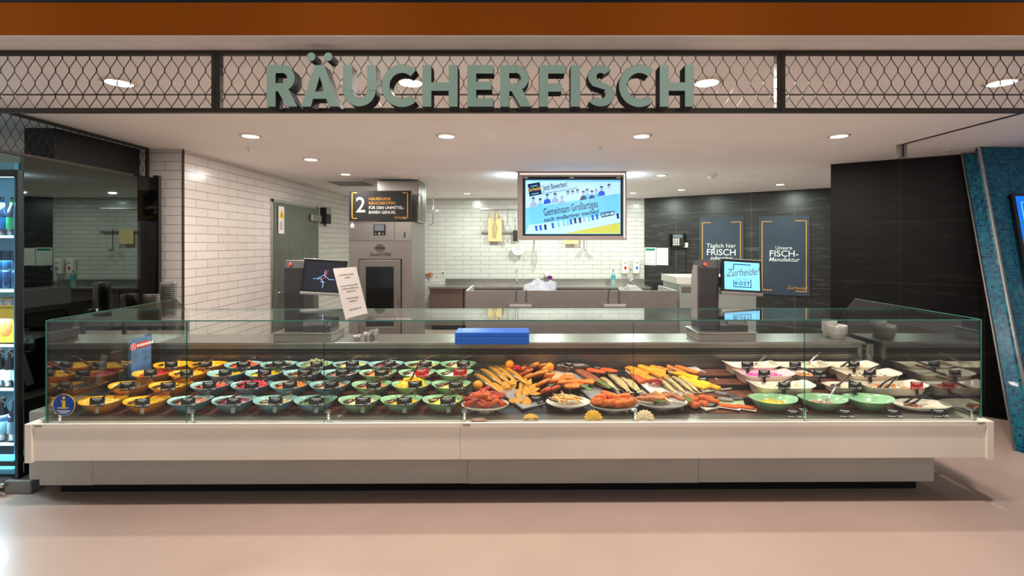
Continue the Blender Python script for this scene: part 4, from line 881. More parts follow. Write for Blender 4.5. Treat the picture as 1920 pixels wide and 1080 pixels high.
for r in range(4):
    for k,(colr,what,cols,kind,n,size,hh,ext) in enumerate(ROWS[r]):
        seed+=1; rnd=random.Random(seed); Y=ROWY[r]; x=(PXC[r][k]-CX)*Y/F; loc=(x,Y,DK[r]); hh=hh*1.25+.004; pos='%s, %s'%(rown[r],ordn[k])
        bowl(colr,loc,'%s oval bowl of %s, %s'%(colr,what,pos),group='oval salad bowls')
        heap('%s in the %s bowl, %s'%(what,colr,pos),loc,cols,kind,n,h=hh,size=size,seed=seed,z0=.065,rx=.130,ry=.098)
        top=DK[r]+.058+hh*.6
        if ext=='spoon': utensil('spoon',(x-.045+rnd.uniform(-.01,.01),Y-.015,top+.010),rnd.uniform(0,.45),'black serving spoon in the bowl of %s'%what,tilt=.12)
        if ext=='spoonb': utensil('spoon',(x-.04,Y+.0,top+.006),.9,'brown handled ladle in the bowl of %s'%what,tilt=.35,m=M_brownut)
        if ext=='ladle': utensil('spoon',(x-.0,Y-.02,top+.02),.6,'black ladle standing up in the bowl of %s'%what,tilt=.75)
        if ext=='tongs': utensil('tongs',(x-.0,Y,top+.008),rnd.uniform(-.05,.35),'black serving tongs in the bowl of %s'%what,tilt=.12)
        red=(r==2 and k in (7,8))
        dx={0:.055,1:.055,2:.06,3:.06}[r]
        card((x+dx+rnd.uniform(-.01,.01),Y-.122+rnd.uniform(-.004,.006),DK[r]+.072+rnd.uniform(0,.008)),'%s price card on the bowl of %s'%('red' if red else 'small black',what),red,yaw=rnd.uniform(-.15,.1),roll=rnd.uniform(-.1,.04),s=1.12)
# ---------------------------------------------------------------- smoked fish in the middle
def plate(name,px,py,wpx,label,c,lift=.0,oval=.72,foot=True,h=.03,mats_=None):
    p=D(px,py,lift+.03); r=wpx/2*p.y/F
    t=thing(name,label,'plate',(p.x,p.y,p.z-.03-lift)); L=lift
    mb=MB(); mb.lathe([(0,L),(.6,L),(.85,L+.008),(1,L+.028),(.985,L+.031),(.84,L+.015),(.6,L+.008),(0,L+.008)],44,sx=r,sy=r*oval)
    mb.build('dish',mats_ or mat('platter_'+c[0],c[1],.25,coat=.5,var=.03),t,smooth=True)
    if foot: MB().lathe([(0,-.0),(.42,0),(.30,L*.5),(.34,L),(0,L)],28,sx=r,sy=r*.8).build('foot',M_steel_d,t,smooth=True)
    return p,r
CW=('cream',(232,222,208)); CG=('grey',(186,180,170))
def piece(name,label,cat,loc,size,yaw,cols,seed=0,nz=.22,nf=18,pw=.8,pitch=0,group=None,kindm=None,roll=0,herbs=None,v=.34,nh=34):
    m=food(cols,v=v,vs=34,bump=.5)
    ms=[m]; mb=MB().ball((0,0,0),size,22,14,nz=nz,nf=nf,seed=seed,pw=pw)
    if herbs:
        ms.append(food(herbs)); rnd=random.Random(seed)
        for i in range(nh):
            a=rnd.uniform(0,6.28); q=rnd.uniform(0,.95); mb.ball((size[0]*q*math.cos(a),size[1]*q*math.sin(a),size[2]*math.sqrt(max(0,1-q*q))*.95),(.004,.003,.002),5,4,mi=1)
    o=mb.build(name,ms,loc=loc,rot=(roll,-pitch,yaw),smooth=True)
    return tag(o,label,cat,group)
def ab(p0,p1,lift): 
    a=D(p0[0],p0[1],lift); b=D(p1[0],p1[1],lift); d=b-a
    return (a+b)/2, d.length, math.atan2(d.y,d.x), math.atan2(d.z,math.hypot(d.x,d.y))
def fishm(name,back,belly):
    if name in MATS: return MATS[name]
    m=mat(name,belly,.25,coat=.6,metal=.15); nt=m.node_tree; b=nt.nodes['Principled BSDF']
    tc=nt.nodes.new('ShaderNodeTexCoord'); sp_=nt.nodes.new('ShaderNodeSeparateXYZ'); nt.links.new(tc.outputs['Object'],sp_.inputs[0])
    n=nt.nodes.new('ShaderNodeTexNoise'); n.inputs['Scale'].default_value=40; mp=nt.nodes.new('ShaderNodeMapping'); mp.inputs['Scale'].default_value=(1.2,.35,.35); nt.links.new(tc.outputs['Object'],mp.inputs[0]); nt.links.new(mp.outputs[0],n.inputs['Vector'])
    a=nt.nodes.new('ShaderNodeMath'); a.operation='MULTIPLY_ADD'; a.inputs[1].default_value=.02; nt.links.new(n.outputs['Fac'],a.inputs[0]); nt.links.new(sp_.outputs[1],a.inputs[2])
    r=nt.nodes.new('ShaderNodeMapRange'); r.inputs[1].default_value=.0; r.inputs[2].default_value=-.022; nt.links.new(a.outputs[0],r.inputs[0])
    mx=nt.nodes.new('ShaderNodeMix'); mx.data_type='RGBA'; nt.links.new(r.outputs[0],mx.inputs[0]); mx.inputs[6].default_value=srgb(*belly); mx.inputs[7].default_value=srgb(*back); nt.links.new(mx.outputs[2],b.inputs['Base Color']); return m
def fish(p0,p1,label,group,lift=.02,fat=.027,m=None,cat='fish',name='smoked_mackerel'):
    """whole fish, head at p0 and tail at p1 (pixels on the sloping tray)"""
    c,L,yaw,pit=ab(p0,p1,lift)
    t=thing(name,label,cat,c,group=group,rot=(0,-pit,yaw)); mb=MB(); pts=[];rs=[]
    prof=[(0,.12),(.03,.45),(.10,.80),(.22,1),(.38,1.05),(.55,.92),(.70,.66),(.82,.38),(.90,.2),(.93,.16)]
    n=14; vs=[]
    for q,r in prof:
        for k in range(n):
            a=2*math.pi*k/n; vs.append((-L/2+q*L, r*fat*1.0*math.cos(a), r*fat*.72*math.sin(a)))
    fs=[(i*n+k,i*n+(k+1)%n,(i+1)*n+(k+1)%n,(i+1)*n+k) for i in range(len(prof)-1) for k in range(n)]+[tuple(range(n)),tuple(range((len(prof)-1)*n,len(prof)*n))]
    mb.add(vs,fs); mb.build('body',m,t,smooth=True)
    MB().prism([(L*.42,.002),(L*.50,fat*1.0),(L*.475,0),(L*.50,-fat*1.0),(L*.42,-.002)],-.002,.002,ax='z').build('tail',m,t)
    MB().ball((-L/2+.022,fat*.30,fat*.42),.0035,8,6).build('eye',M_black,t); 
    MB().prism([(-L*.05,-fat*.7),(L*.02,-fat*1.15),(L*.06,-fat*.75)],-.0015,.0015,ax='z').build('fin',m,t)
    return t
GM=fishm('golden_mackerel',(92,84,58),(214,146,40)); SM=fishm('silver_fish',(60,62,60),(206,180,120)); 
macks=[((891,702),(943,738)),((902,692),(953,728)),((916,686),(962,722)),((926,681),(972,716)),((940,683),(985,716)),((949,692),(992,722))]
for i,(a,b) in enumerate(macks): fish(a,b,'whole golden smoked mackerel, %s of the row beside the salad bowls'%(ordn[i].replace(' from left',' from left')),'whole smoked mackerels',.04,.042,GM)
# steel edged trays under them
def tray(px0,px1,py0,py1,label,w_,c=('cream',(232,222,208)),lift=.004,rim=.014,name='serving_tray'):
    """straight tray from the far end (px0,py0) to the near end (px1,py1), w_ wide"""
    a=D(px0,py0,lift); b=D(px1,py1,lift); m_=(a+b)/2; d=b-a; yaw=math.atan2(d.y,d.x); pit=math.atan2(d.z,math.hypot(d.x,d.y)); L=d.length/2; W_=w_/2
    t=MB().box(-L,-W_,0,L,W_,.004).box(-L,-W_,.004,L,-W_+.006,rim).box(-L,W_-.006,.004,L,W_,rim).box(-L,-W_,.004,-L+.006,W_,rim).box(L-.006,-W_,.004,L,W_,rim).build(name,mat('platter_'+c[0],c[1],.25,coat=.5,var=.03),loc=m_,rot=(0,-pit,yaw),bev=.002)
    return tag(t,label,'tray','flat fish trays')
tray(915,1010,690,762,'long steel tray under the golden mackerels',.30,('steel',(150,148,144)),.003)
tray(1085,1150,694,752,'long grey tray under the brown and orange fillets',.34,('steel',(150,148,144)),.003)
tray(1205,1262,690,742,'white long tray with yellow smoked fillets, left one',.34,lift=.006)
tray(1282,1350,686,734,'white long tray with orange and yellow fillets, right one',.30,lift=.012)
tray(1290,1345,738,768,'low white tray with orange salmon portions at the front',.22,lift=.004)
# chunks of smoked fish with dark skin
rnd=random.Random(77)
def chunk(px,py,ang,L,Wd,label,th=.05,c=(232,150,40),lift=.03):
    """cut piece: orange flesh on the cut face, dark skin round the outside"""
    p=D(px,py,lift); t=thing('smoked_fish_chunk',label,'fish',p,group='smoked fish chunks',rot=(R(-38),0,0)); P=[]
    for i in range(22):
        a=2*math.pi*i/22; q=math.cos(a); P.append((L/2*q, Wd/2*math.sin(a)*(1-.55*max(0,q)**1.5)*(1+.08*math.sin(3*a+px))))
    ca,sa=math.cos(R(ang)),math.sin(R(ang)); Q=[(x*ca-z*sa,x*sa+z*ca) for x,z in P]
    MB().prism(Q,-.002,.010,0,side=0).build('flesh',food(c,v=.3,vs=40,bump=.5),t,bev=.004)
    MB().prism([(x*1.10,z*1.14) for x,z in Q],.0101,th,0).build('skin',food((70,48,28)),t,bev=.006); return t
for px,py,an,L,Wd,l in ((935,727,-38,.125,.055,'under the left mackerel tails'),(951,727,-62,.125,.066,'tall one, second from the left'),(963,721,-85,.105,.062,'tall one, third from the left'),(982,718,52,.11,.05,'slanted at the top of the pile'),
   (992,720,62,.105,.052,'upright right of the pile top'),(1000,725,38,.10,.04,'slanted at the upper right edge'),(1003,731,18,.10,.036,'nearly flat at the right edge'),(1004,738,0,.10,.03,'flat, lowest at the right edge'),
   (987,733,88,.095,.072,'broad one in the middle'),(974,740,-72,.10,.045,'narrow dark edged one at left of the middle'),(977,729,80,.09,.03,'thin one between the tall pieces'),(968,751,0,.115,.045,'front left, dark skin below'),(988,752,90,.075,.075,'front middle block')):
    chunk(px,py,an,L,Wd,'yellow orange smoked fish chunk, '+l,c=rnd.choice([(240,160,36),(232,148,34),(238,156,48)]))
# smoked fillets in the middle back
for i,(x,y,s,yw,c,l) in enumerate([(1000,683,.060,-.9,(226,140,50),'standing at the back next to the berries'),(1018,688,.060,-1.2,(232,150,60),'standing at the back, right one'),(985,700,.070,-.6,(190,96,40),'dark brown one behind the chunks'),(1000,705,.065,-.5,(214,130,50),'brown one in the middle'),(1014,703,.070,-1.1,(236,156,66),'light one with grill marks'),(1030,706,.065,-1.3,(230,140,60),'long one beside the board'),(1018,718,.060,-.5,(220,130,48),'flat one in front of the grilled one'),(1036,716,.055,-1.0,(226,130,50),'right one near the salmon')]):
    piece('smoked_fillet','brown orange smoked fillet, '+l,'fish fillet',D(x,y,.035+.004*i),(s*1.25,s*.72,.017),yw,c,seed=i+3,nz=.30,pitch=.55,pw=.55,group='smoked fillets at the back')
for i,(x,y,s_,yw,c,l) in enumerate([(1003,676,.056,-1.0,(232,150,60),'top left one against the back wall'),(1022,694,.058,-.9,(226,140,56),'between the grilled ones'),(978,694,.050,-.3,(176,84,34),'reddish one under the berries'),(1040,730,.05,-.3,(196,78,30),'red one beside the sprats platter'),(1024,733,.05,-.9,(200,84,30),'red one above the sprats platter'),(990,708,.055,-.7,(222,134,50),'behind the chunk pile')]):
    piece('smoked_fillet','smaller smoked fillet, '+l,'fish fillet',D(x,y,.045),(s_*1.1,s_*.72,.020),yw,c,seed=i+300,nz=.25,nf=30,pitch=.6,pw=.55,group='smoked fillets at the back')
# red marinated fillets on the round plate
p,r=plate('round_platter',910,756,90,'round cream platter with red marinated fillets near salad bowls',CW,lift=.05)
q0=p
k=0
for i,(dx,dy,dz) in enumerate([(-.10,-.05,.02),(-.03,-.07,.022),(.05,-.06,.022),(.11,-.03,.02),(-.12,.02,.025),(-.05,.0,.045),(.03,.0,.045),(.10,.03,.04),(-.07,.06,.05),(.01,.06,.06),(.08,.08,.05),(-.01,-.02,.07),(0,-.045,.03),(-.06,-.03,.045),(.06,-.025,.045)]):
    piece('marinated_fillet','red orange marinated fillet on the round platter, '+['front left','front left of middle','front right of middle','front right','left edge','left in second layer','right in second layer','right edge','back left','back middle','back right','top of the heap','inner front middle','inner left','inner right'][i],'fish fillet',(p.x+dx,p.y+dy*.9,p.z+dz),(.060,.036,.018),rnd.uniform(-.8,.8),[(196,66,8),(156,44,6),(204,84,14)][i%3],seed=i+20,nz=.34,nf=44,pw=.6,roll=rnd.uniform(-.5,.1),pitch=rnd.uniform(-.35,.35),herbs=(96,40,20),nh=40,v=.36,group='red marinated fillets')
# oranges and berries
def orange(px,py,label,r=.034,lift=.05):
    p=D(px,py,lift); t=thing('orange',label,'fruit',p,0,'decorative oranges'); 
    MB().ball((0,0,0),(r,r,r*.96),24,16).build('peel',mat('orange_peel',(250,150,8),.35,bump=.25,bscale=260,coat=.2),t,smooth=True); MB().cyl((0,0,r*.93),(0,0,r*1.0),.004,n=6).build('stem',M_darkmetal,t)
orange(957,683,'whole orange behind the golden mackerels',.042,.09); orange(1032,688,'whole orange right of smoked fillets',.041,.07); orange(897,722,'whole orange behind the red fillet platter',.042,.07)
def berries(px,py,label,c,n,rad,lift,sx=1):
    p=D(px,py,lift); rr=random.Random(px); mb=MB()
    for i in range(n):
        a=rr.uniform(0,6.28); e=rr.uniform(-.3,1.4); d=rad*rr.uniform(.6,1)
        mb.ball((d*math.cos(a)*math.cos(e)*sx,d*math.sin(a)*math.cos(e),d*math.sin(e)*.7),.0065,7,5)
    tag(mb.build('berry_bunch',mat('berry_%d'%px,c,.25,coat=.5),loc=p,smooth=True),label,'berries',kind='stuff')
berries(971,691,'bunch of bright red berries behind mackerels',(206,6,30),110,.038,.075); berries(914,728,'pink red radish garnish on red fillets',(220,20,60),26,.02,.09); berries(1231,718,'dark red currants garnish beside the yellow fillets',(170,10,40),130,.042,.04,1.6)
# salmon slices and brown fish side
for i,(x,y,l) in enumerate([(1064,708,'upper left'),(1078,715,'in the middle'),(1092,722,'in front right'),(1074,724,'in front left'),(1052,716,'lowest left'),(1100,716,'right edge')]):
    piece('salmon_slice','bright orange salmon slice on the board, '+l,'fish fillet',D(x,y,.02+.007*i),(.072,.046,.015),rnd.uniform(-.2,.5),(240,124,40),seed=i+50,nz=.4,pw=.6,group='bright salmon slices')
bd=D(1052,712,.0); tag(MB().box(-.13,-.16,0,.13,.16,.012).build('serving_board',food((220,178,132)),loc=(bd.x,bd.y,bd.z+.004),rot=(.145,0,.1),bev=.003),'pale wooden board under the bright salmon slices','board')
c_,L,yw,pt=ab((1080,690),(1142,728),.03); o=piece('smoked_salmon_side','long brown smoked salmon side behind the orange slices','fish fillet',c_,(L*.52,.055,.018),yw,(146,78,42),seed=71,nz=.1,pitch=pt,pw=.8)
for i,(a,b,l) in enumerate([((1102,692),(1135,700),'left one behind the brown side'),((1128,690),(1160,700),'right one behind the brown side')]):
    c_,L,yw,pt=ab(a,b,.045); piece('salmon_side_piece','red orange salmon piece, '+l,'fish fillet',c_,(.09,.045,.016),yw,(206,84,30),seed=80+i,group='red salmon pieces')
# netted package
p=D(1075,688,.05); o=MB().ball((0,0,0),(.16,.045,.04),24,14,nz=.12,nf=20,pw=.85).build('netted_roast',mat('dark_net',(70,52,40),.3,var=.5,vscale=90,coat=.6),loc=p,smooth=True); tag(o,'dark netted smoked roll behind the orange salmon','sausage')
# sprats plate
p,r=plate('round_platter',1066,752,84,'white round platter with small sprats in middle front',CW,lift=.03)
for i in range(26):
    a=rnd.uniform(-.6,.5); dx=rnd.uniform(-.10,.07); dy=rnd.uniform(-.075,.075)
    t=MB(); L=.062
    t.tube([(-L,0,0),(-L*.6,.002,.004),(0,.003,.006),(L*.6,.001,.003),(L*.85,0,0),(L,0,0)],[.003,.008,.009,.006,.002,.006],7)
    o=t.build('sprat',SM if i%2 else GM,loc=(p.x+dx,p.y+dy,p.z+.008+.022*(1-abs(dx)/.12)*rnd.random()+.006),rot=(0,rnd.uniform(-.15,.15),a+2.2),smooth=True); tag(o,'small golden sprat lying in the heap on the white platter','fish','small sprats on the white platter')
# orange cubes platter
p,r=plate('oval_platter',1151,757,92,'grey oval platter with orange herb salmon, left of the two',CG,lift=.035)
for i,(dx,dy,dz) in enumerate([(-.12,-.02,.02),(-.05,-.05,.022),(.03,-.045,.022),(.11,-.03,.02),(-.08,.05,.03),(.0,.03,.045),(.08,.05,.03),(-.02,.09,.035)]):
    piece('herb_salmon_piece','orange salmon piece with herbs on left grey platter, '+['left edge','front left','front middle','front right','back left','on top in the middle','back right','at the very back'][i],'fish fillet',(p.x+dx,p.y+dy,p.z+dz),(.062,.044,.026),rnd.uniform(-.8,.8),(222,104,20),seed=i+90,nz=.32,nf=48,pw=.5,roll=rnd.uniform(-.5,0),pitch=rnd.uniform(-.4,.4),group='orange herb salmon pieces',herbs=(120,96,36),nh=70)
# brown fillet platter
p,r=plate('oval_platter',1240,752,100,'grey oval platter with brown crumbed fillets, right of the two',CG,lift=.035)
for i,(dx,dy,yw_,c) in enumerate([(-.12,-.01,-.4,(176,100,48)),(-.06,.05,-.5,(170,92,44)),(.02,.06,-.6,(180,106,52)),(.09,.05,-.9,(170,96,50)),(.13,-.02,-1.2,(160,90,46)),(-.06,-.05,-.2,(186,110,56))]):
    piece('crumbed_fillet','brown crumbed fillet on the right grey platter, '+['left edge','back left','back middle','back right','right edge','front left'][i],'fish fillet',(p.x+dx,p.y+dy,p.z+.018+.004*i),(.075,.026,.014),yw_,c,seed=i+110,nz=.2,nf=60,pw=.55,herbs=(120,62,30),nh=60,group='brown crumbed fillets')
fish((1228,734),(1262,757),'golden smoked fish lying across the brown crumbed fillets','whole smoked fish on platter',.085,.022,GM,name='smoked_trout')
# light fillets between
li=[((1143,702),(1180,735)),((1154,706),(1186,738)),((1166,708),(1200,737)),((1178,712),(1204,735)),((1236,712),(1272,738)),((1248,708),(1292,740)),((1262,706),(1306,738)),((1128,708),(1160,732)),((1276,708),(1316,738))]
for i,(a,b) in enumerate(li): fish(a,b,'pale golden smoked herring, %s in the middle of the fish tray'%ordn[i],'pale smoked herrings',.035,.029,SM,name='smoked_herring')
# yellow fillets on the white trays
for i,(a,b,c,l) in enumerate([((1180,690),(1212,702),(242,148,28),'left end'),((1188,700),(1222,712),(238,140,26),'front left'),((1200,686),(1236,698),(244,160,36),'back left'),((1212,692),(1250,708),(240,150,30),'middle'),((1224,686),(1250,700),(240,156,34),'back right'),((1192,706),(1206,716),(196,84,36),'red brown one at the front')]):
    c_,L,yw,pt=ab(a,b,.035); piece('yellow_fillet','yellow orange smoked fillet on left white tray, '+l,'fish fillet',c_,(L*.62,.044,.020),yw,c,seed=i+130,pitch=pt,nz=.28,nf=30,pw=.6,group='yellow smoked fillets')
for i,(a,b,c,l) in enumerate([((1236,690),(1262,700),(216,130,50),'back left'),((1254,688),(1284,700),(206,120,50),'back middle'),((1272,688),(1310,700),(214,124,44),'back right'),((1268,700),(1312,710),(246,176,14),'middle'),((1280,708),(1318,722),(248,186,16),'front middle'),((1302,710),(1336,726),(250,190,20),'front right'),((1292,716),(1322,728),(244,178,14),'front left'),((1330,722),(1350,729),(236,160,20),'right end')]):
    c_,L,yw,pt=ab(a,b,.042); piece('yellow_fillet','smoked fillet on right white tray, '+l,'fish fillet',c_,(L*.60,.036,.016),yw,c,seed=i+150,pitch=pt,nz=.28,nf=30,pw=.6,group='yellow smoked fillets')
# front orange portions
for i,(x,y) in enumerate([(1293,745),(1303,750),(1294,757),(1306,760),(1319,746),(1320,757),(1332,748),(1340,753)]):
    piece('salmon_portion','glossy orange salmon portion on low white tray, '+['back left','second from left at the back','front left','front, second from left','back, third from left','front, third from left','back right','right end'][i],'fish fillet',D(x,y,.028),(.040,.030,.020),rnd.uniform(-1,1),(206,92,24),seed=i+170,nz=.4,pw=.6,group='orange salmon portions')
# packed fish at the right end
for i,(x,y,l) in enumerate([(1352,738,'back left'),(1372,742,'back right'),(1362,750,'in the middle'),(1384,748,'right edge')]):
    piece('packed_fish','silver dark packed fish in clear film, '+l,'fish',D(x,y,.025),(.055,.03,.014),-.7+.2*i,[(110,104,100),(60,56,56),(150,140,134),(80,78,80)][i],seed=i+190,nz=.3,nf=30,group='silver packed fish')
for i,(x,y) in enumerate([(1368,762),(1398,764)]):
    c_=D(x,y,.02); t=thing('wrapped_salmon','orange salmon in clear pack at front, %s one'%('left','right')[i],'fish fillet',c_,-.5,'wrapped salmon packs'); MB().ball((0,0,0),(.075,.028,.012),18,10,pw=.7).build('salmon',food((236,96,20)),t,smooth=True); MB().box(-.085,-.036,-.013,.085,.036,-.010).build('pack',M_paper,t)
tag(MB().box(-.17,-.06,0,.17,.06,.014).build('serving_board',mat('pale_green_board',(176,190,150),.4),loc=D(1355,757,.0),rot=(.15,0,-.3),bev=.002),'pale green board under the packed fish','board')
# green garnish
for i,(a,b,l) in enumerate([((1116,712),(1146,728),'between the salmon and the herrings'),((1092,724),(1108,732),'behind the black card by the sprats'),((1226,752),(1246,758),'on the right grey platter'),((1286,742),(1296,754),'at the right grey platter rim')]):
    c_,L,yw,pt=ab(a,b,.06); mb=MB()
    for j in range(5): mb.tube([(-L/2,(j-2)*.006,0),(0,(j-2)*.008,.008),(L/2,(j-2)*.010,.0)],.0035,5)
    tag(mb.build('asparagus_garnish',food((110,140,60)),loc=c_,rot=(0,-pt,yw)),'green stalk garnish '+l,'garnish','green garnishes')
# scallop shells on the front channel
def shell(px,py,label,c,rz=0,s=1,tilt=.9):
    Y=3.53; x=(px-CX)*Y/F; mb=MB(); n=72; m=8; vs=[]; R0=.066*s
    for j in range(m+1):
        q=j/m
        for i in range(n+1):
            a=math.pi*(-.08+1.16*i/n); rr=R0*q*(1+.04*math.cos(i*math.pi*2/ (n/9))) ; 
            vs.append((rr*math.cos(a),rr*math.sin(a)*.95,R0*.42*math.sin(math.pi*min(1,q*.5+.5))*q**.5*(1)+.0055*q*math.cos(i*math.pi*2/(n/9))))
    fs=[(j*(n+1)+i,j*(n+1)+i+1,(j+1)*(n+1)+i+1,(j+1)*(n+1)+i) for j in range(m) for i in range(n)]
    mb.add(vs,fs); t=thing('scallop_shell',label,'shell',(x,Y,.575),group='scallop shells',rot=(tilt,0,rz))
    s_=mb.build('shell',mat('shell_'+str(c[0])+str(c[2]),c,.4,var=.1,vscale=60),t,smooth=True); sm=s_.modifiers.new('t','SOLIDIFY'); sm.thickness=.002
    MB().prism([(-R0*.42,-.012*s),(R0*.42,-.012*s),(R0*.30,.006*s),(-R0*.30,.006*s)],0,.006,ax='z').build('hinge_ear',mat('shell_'+str(c[0])+str(c[2]),c),t,bev=.001)
shell(996,770,'yellow scallop shell seen from its side on the front ledge',(238,186,60),.1,.85,.35); shell(1113,775,'yellow scallop shell standing open on the front ledge',(240,184,40),0,1,1.0); shell(1210,775,'cream scallop shell on the front ledge right of the yellow one',(240,212,170),-.3,1,.95)
sh=MB().ball((0,0,0),(.06,.03,.010),20,8,nz=.1).build('mussel_shell',food((150,110,90)),loc=((898-CX)*3.5/F,3.5,.583)); tag(sh,'flat brown shell on the front ledge near the centre joint','shell')
# price cards in the fish section
for px,py,l,cm,s,lean,lift in ((1067,684,'standing in the dark netted roll',None,.8,.2,.10),(1121,692,'behind the red salmon pieces',None,.9,.1,.03),(1153,706,'on the pale herrings left',None,.85,.2,.04),(1033,723,'between smoked fillets and salmon',None,.8,.6,.06),(1100,727,'in front of the bright salmon slices',None,.95,.35,.04),(1007,750,'grey one in front of the fish chunks',None,1,.1,.03),(1038,754,'in front of the sprats platter',None,1.15,.05,.03),(1260,699,'between the two white trays',None,.85,.2,.05),(1322,714,'leaning on the yellow fillets',None,.9,.4,.06),(1239,766,'in front of the right grey platter',None,1.15,.1,.02),(1333,766,'at the front of orange portions',None,1.15,.3,.01),(1368,724,'in front of the white fish salad deck',None,1.0,.2,.01)):
    p=D(px,py,lift); card((p.x,p.y,p.z-.03),'black price card '+l,lean=lean,s=s,yaw=rnd.uniform(-.3,.3),roll=rnd.uniform(-.15,.2))
# ---------------------------------------------------------------- white trays and bowls at the right
M_melamine=mat('white_melamine',(238,226,206),.2,coat=.5,var=.02); M_melpink=mat('pale_pink_melamine',(238,204,206),.2,coat=.5)
def handled(px,row,wpx,label,m=M_melamine,yaw=0,depth=.2,h=.075):
    """deep rectangular tray whose rim rises to a lip at both ends"""
    Y=ROWY[row]; x=(px-CX)*Y/F; w_=wpx/2*Y/F; z=DK[row]
    n=14; mb=MB()
    def ring(sx,sy,zf):
        P=[]
        for k in range(n*4):
            a=2*math.pi*k/(n*4)+math.pi/4/n*0
            cx_=math.copysign(abs(math.cos(a))**.28,math.cos(a)); cy_=math.copysign(abs(math.sin(a))**.28,math.sin(a))
            P.append((cx_*sx,cy_*sy,zf(cx_)))
        return P
    up=lambda cx_: h+.022*abs(cx_)**6
    rings=[ring(w_*.80,depth*.36,lambda c:0),ring(w_*.84,depth*.42,lambda c:.012),ring(w_*.93,depth*.50,lambda c:up(c)-.006),ring(w_,depth*.54,up),ring(w_*.995,depth*.535,lambda c:up(c)+.003),ring(w_*.90,depth*.47,lambda c:up(c)-.004),ring(w_*.80,depth*.38,lambda c:.016),ring(w_*.4,depth*.2,lambda c:.014)]
    N=n*4; vs=[v_ for r_ in rings for v_ in r_]
    fs=[(i*N+k,i*N+(k+1)%N,(i+1)*N+(k+1)%N,(i+1)*N+k) for i in range(len(rings)-1) for k in range(N)]+[tuple(range(N-1,-1,-1)),tuple(range((len(rings)-1)*N,len(rings)*N))]
    mb.add(vs,fs); o=mb.build('salad_tray',m,loc=(x,Y,z),rot=(0,0,yaw),smooth=True); tag(o,label,'tray','white salad trays'); return Vector((x,Y,z)),w_
def fill(px,row,wpx,what,where,cols,kind,n,size,hh,ext=None,extx=.04,red=False,m=M_melamine,cardx=0,oval=False,ey=0,eyaw=.4,base=0,cardlift=.07):
    if oval:
        Y=ROWY[row]; x=(px-CX)*Y/F; w_=wpx/2*Y/F; loc=Vector((x,Y,DK[row]))
        o=bowl_mb(w_,.095,.075).build('salad_bowl',CER['white'],loc=loc,smooth=True); tag(o,'white oval bowl of %s, %s'%(what,where),'bowl','oval salad bowls')
    else: loc,w_=handled(px,row,wpx,'white rectangular tray of %s, %s'%(what,where),m)
    heap('%s heaped %s'%(what,where),loc,cols,kind,n,rx=w_*.78,ry=.075,h=hh,z0=.045,size=size,seed=px,base=base)
    top=loc.z+.05+hh*.7
    if ext: utensil(ext[0],(loc.x+extx,loc.y+ey,top+.008),eyaw,'%s %s in the %s, %s'%('clear' if ext[1] else 'black','spoon' if ext[0]=='spoon' else 'tongs',what,where),tilt=.15,m=M_clearut if ext[1] else None)
    card((loc.x+cardx,loc.y-.115,loc.z+cardlift),'%s price card clipped to the tray of %s'%('red' if red else 'black',what),red,clipm=M_black,s=1.0,yaw=rnd.uniform(-.1,.1),roll=rnd.uniform(-.08,.08))
Cream=(240,226,200); Cr2=(232,214,184)
fill(1410,3,96,'creamy pink fish salad','back row left',[(238,208,188),(244,224,206)],'lump',60,.018,.032,('spoon',1),.05,cardx=-.08)
fill(1502,3,100,'creamy white herb salad','back row middle',[Cream,(236,226,190),(220,214,170)],'lump',90,.020,.05,('spoon',1),.09,cardx=-.10)
fill(1594,3,98,'creamy orange salad','back row right',[Cream,(224,160,110)],'lump',50,.016,.020,('tongs',0),.03,cardx=-.02)
fill(1434,2,104,'bright pink beetroot salad','second last row left',[(232,90,170),(244,170,206),(210,40,130)],'cube',110,.013,.028,None,cardx=-.05,m=M_melpink)
fill(1514,2,60,'orange cubes and nuts','between pink tray and white tray',[(226,120,40),(240,170,90),(236,210,170)],'cube',60,.010,.026,('tongs',0),.0,oval=True,cardx=.05,eyaw=2.9,ey=.02)
fill(1629,2,112,'creamy mushroom salad','second last row right',[Cream,Cr2,(120,100,70)],'lump',60,.015,.020,('tongs',0),.05,cardx=-.05)
fill(1466,1,116,'pale potato fish salad','second row left',[(240,222,180),Cream],'lump',50,.020,.018,('tongs',0),.05,cardx=-.03)
fill(1580,1,70,'creamy pepper dip','second row in a white bowl',[Cream,(236,210,150)],'lump',40,.012,.014,('spoon',0),-.02,oval=True,cardx=.04)
fill(1672,1,124,'fried brown fish salad','second row right',[(214,140,60),Cream,(196,110,40)],'lump',60,.017,.018,('tongs',0),.0,red=True,cardx=.14)
for k,(px,what,cols,kind,n,hh,ext) in enumerate([(1451,'yellow noodle salad',[(244,206,60),(236,190,90)],'strip',60,.020,None),(1545,'small shrimps in dressing',[(196,110,80),Be,(220,170,150)],'curl',26,.010,('spoon',1)),(1632,'thin clear dressing',[(170,206,160)],'lump',3,.003,None)]):
    Y=3.74; x=(px-CX)*Y/F; loc=(x,Y,DK[0]); o=bowl('green',loc,'green oval bowl of %s, right of the fish'%what); o.scale=(1.16,1.05,1.0)
    heap('%s in the green bowl at the right'%what,loc,cols,kind,n,h=hh,size=.012,seed=px,z0=.044)
    if ext: utensil('spoon',(x+.04,Y,DK[0]+.07),.5,'clear spoon in the green bowl of small shrimps',tilt=.3,m=M_clearut)
    card((x+.055,Y-.20,.570),'black price card on the front ledge before %s'%what,lean=.5,yaw=-.12,s=1.05,roll=.05)
